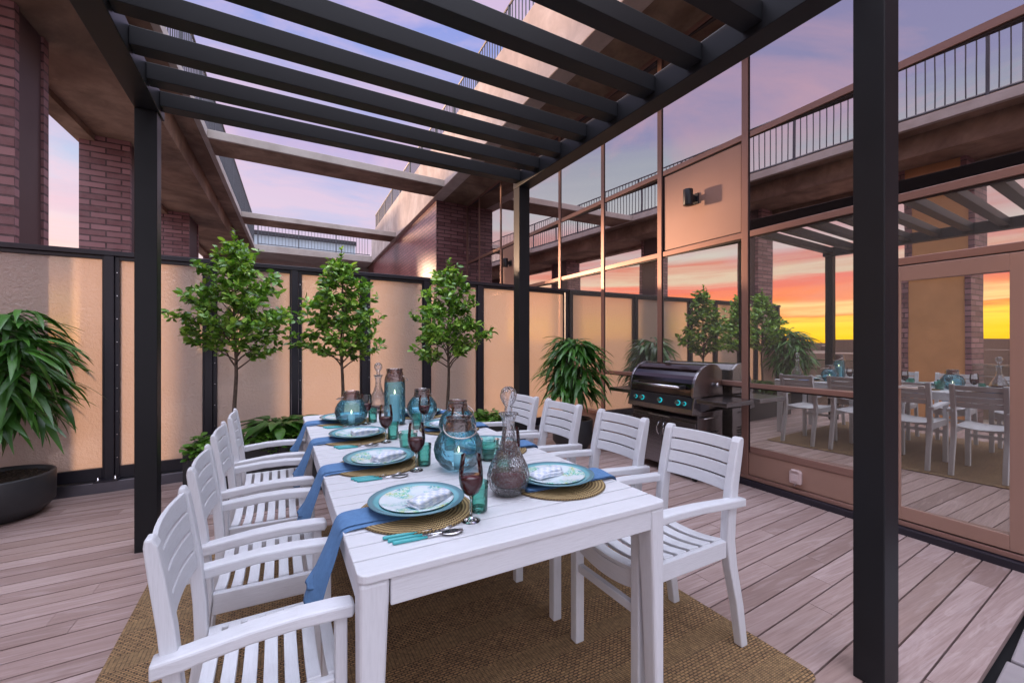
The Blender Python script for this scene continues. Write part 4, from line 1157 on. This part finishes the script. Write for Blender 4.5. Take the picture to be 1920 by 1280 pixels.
# ------------------------------------------------------------------ world, sun, camera
w = bpy.data.worlds.new('World'); bpy.context.scene.world = w; w.use_nodes = True
nt = w.node_tree; nn, ll = nt.nodes, nt.links
class WT(NT):
    def __init__(s): s.t = nt; s.n = nn; s.l = ll
W_ = WT()
bg = nn['Background']
SUNAZ = math.atan2(.341, -.940)      # centre of the sunset colours
LAMPAZ = math.atan2(.89, -.45)
tc = W_.new('ShaderNodeTexCoord'); nrm = W_.new('ShaderNodeVectorMath', operation='NORMALIZE'); ll.new(tc.outputs['Generated'], nrm.inputs[0])
sp = W_.new('ShaderNodeSeparateXYZ'); ll.new(nrm.outputs[0], sp.inputs[0])
el = sp.outputs[2]
def dotdir(v):
    d = W_.new('ShaderNodeVectorMath', operation='DOT_PRODUCT'); ll.new(nrm.outputs[0], d.inputs[0]); d.inputs[1].default_value = v; return d.outputs['Value']
dsun = dotdir((math.cos(SUNAZ), math.sin(SUNAZ), 0))
dback = dotdir((.25, -.97, .0))
# streaky clouds: stretched along the horizon
mp = W_.new('ShaderNodeMapping'); mp.inputs['Scale'].default_value = (1.3, 1.3, 20); ll.new(nrm.outputs[0], mp.inputs['Vector'])
cl = W_.noise(mp.outputs['Vector'], 1.6, 6, .58, .5)
mp2 = W_.new('ShaderNodeMapping'); mp2.inputs['Scale'].default_value = (1.2, 1.2, 3.2); ll.new(nrm.outputs[0], mp2.inputs['Vector'])
cl2 = W_.noise(mp2.outputs['Vector'], 1.9, 6, .6, .7)
elw = W_.math('ADD', el, W_.math('MULTIPLY', W_.math('SUBTRACT', cl, .5), .085))
rs = W_.ramp(elw, [(0.000, (1.7, .80, .0)), (0.022, (1.8, 1.05, .0)), (0.043, (1.8, 1.2, .05)), (0.055, (1.5, .42, .04)), (0.071, (1.7, 1.15, .42)), (0.085, (1.5, .40, .10)), (0.112, (1.2, .24, .18)), (0.131, (.98, .80, .62)), (0.160, (.90, .28, .22)), (0.185, (.82, .80, .76)), (0.222, (.76, .40, .40)), (0.256, (.68, .80, .84)), (0.362, (.48, .60, .72)), (0.420, (.38, .43, .72)), (0.700, (.34, .34, .68)), (1.0, (.33, .36, .70))])
rg = W_.ramp(elw, [(.0, (2.6, 1.45, .5)), (.06, (2.2, 1.35, .62)), (.125, (1.0, .84, .76)), (.20, (.66, .52, .70)), (.28, (.46, .54, .80)), (.37, (.50, .42, .70)), (.46, (.38, .42, .76)), (.62, (.26, .32, .74)), (.82, (.30, .34, .72)), (1.0, (.30, .34, .72))])
fs = W_.new('ShaderNodeMapRange'); fs.inputs['From Min'].default_value = .45; fs.inputs['From Max'].default_value = .88; fs.interpolation_type = 'SMOOTHSTEP'; ll.new(dsun, fs.inputs['Value'])
col = W_.mix(fs.outputs[0], rg, rs)
pink = W_.math('MULTIPLY', W_.ramp(cl2, [(.43, (0, 0, 0)), (.60, (.66, .66, .66))]), W_.math('MULTIPLY', el, 4.0, True))
col = W_.mix(pink, col, (.84, .58, .70))
# Nishita dusk sky, faint, added over the painted bands
sky = W_.new('ShaderNodeTexSky', sky_type='NISHITA'); sky.sun_disc = False
sky.sun_elevation = R(5); sky.sun_rotation = math.pi / 2 - LAMPAZ
skm = W_.new('ShaderNodeVectorMath', operation='SCALE'); ll.new(sky.outputs[0], skm.inputs[0]); skm.inputs['Scale'].default_value = .01
col = W_.mix(1.0, col, skm.outputs[0], 'ADD')
# unseen sky behind the camera, brightened as an added cool fill light
fb = W_.new('ShaderNodeMapRange'); fb.inputs['From Min'].default_value = .05; fb.inputs['From Max'].default_value = .75; fb.interpolation_type = 'SMOOTHSTEP'; ll.new(dback, fb.inputs['Value'])
col = W_.mix(fb.outputs[0], col, (1.35, 1.3, 1.5))
fz = W_.new('ShaderNodeMapRange'); fz.inputs['From Min'].default_value = .68; fz.inputs['From Max'].default_value = .86; fz.interpolation_type = 'SMOOTHSTEP'; ll.new(el, fz.inputs['Value'])
col = W_.mix(fz.outputs[0], col, (5.0, 5.25, 6.4))  # overhead sky above the view, raised in brightness as added fill light
ll.new(col, bg.inputs['Color']); bg.inputs['Strength'].default_value = 1.0

sd = bpy.data.lights.new('Sun', 'SUN'); sd.energy = 4.8; sd.angle = R(3); sd.color = (1, .64, .42)
so = bpy.data.objects.new('Sun', sd); C.objects.link(so)
dv = Vector((math.cos(LAMPAZ) * math.cos(R(5)), math.sin(LAMPAZ) * math.cos(R(5)), math.sin(R(5))))
so.rotation_euler = dv.to_track_quat('Z', 'Y').to_euler(); so.location = (-10, 5, 8)

cd = bpy.data.cameras.new('Camera'); cam = bpy.data.objects.new('Camera', cd); C.objects.link(cam)
cam.location = (0, 0, 1.4); cam.rotation_euler = (R(90), 0, -TH)
cd.sensor_width = 36; cd.lens = 36 * F / 1920; cd.clip_start = .05; cd.clip_end = 3000; cd.shift_y = 1 / 1920
sc = bpy.context.scene; sc.camera = cam
sc.view_settings.view_transform = 'Standard'; sc.view_settings.look = 'None'; sc.view_settings.exposure = 0.06; sc.view_settings.gamma = 1.0
cy = sc.cycles
cy.max_bounces = 12; cy.transparent_max_bounces = 24; cy.transmission_bounces = 10; cy.glossy_bounces = 5; cy.diffuse_bounces = 4
cy.caustics_reflective = False; cy.caustics_refractive = False; cy.use_denoising = True; cy.sample_clamp_indirect = 8
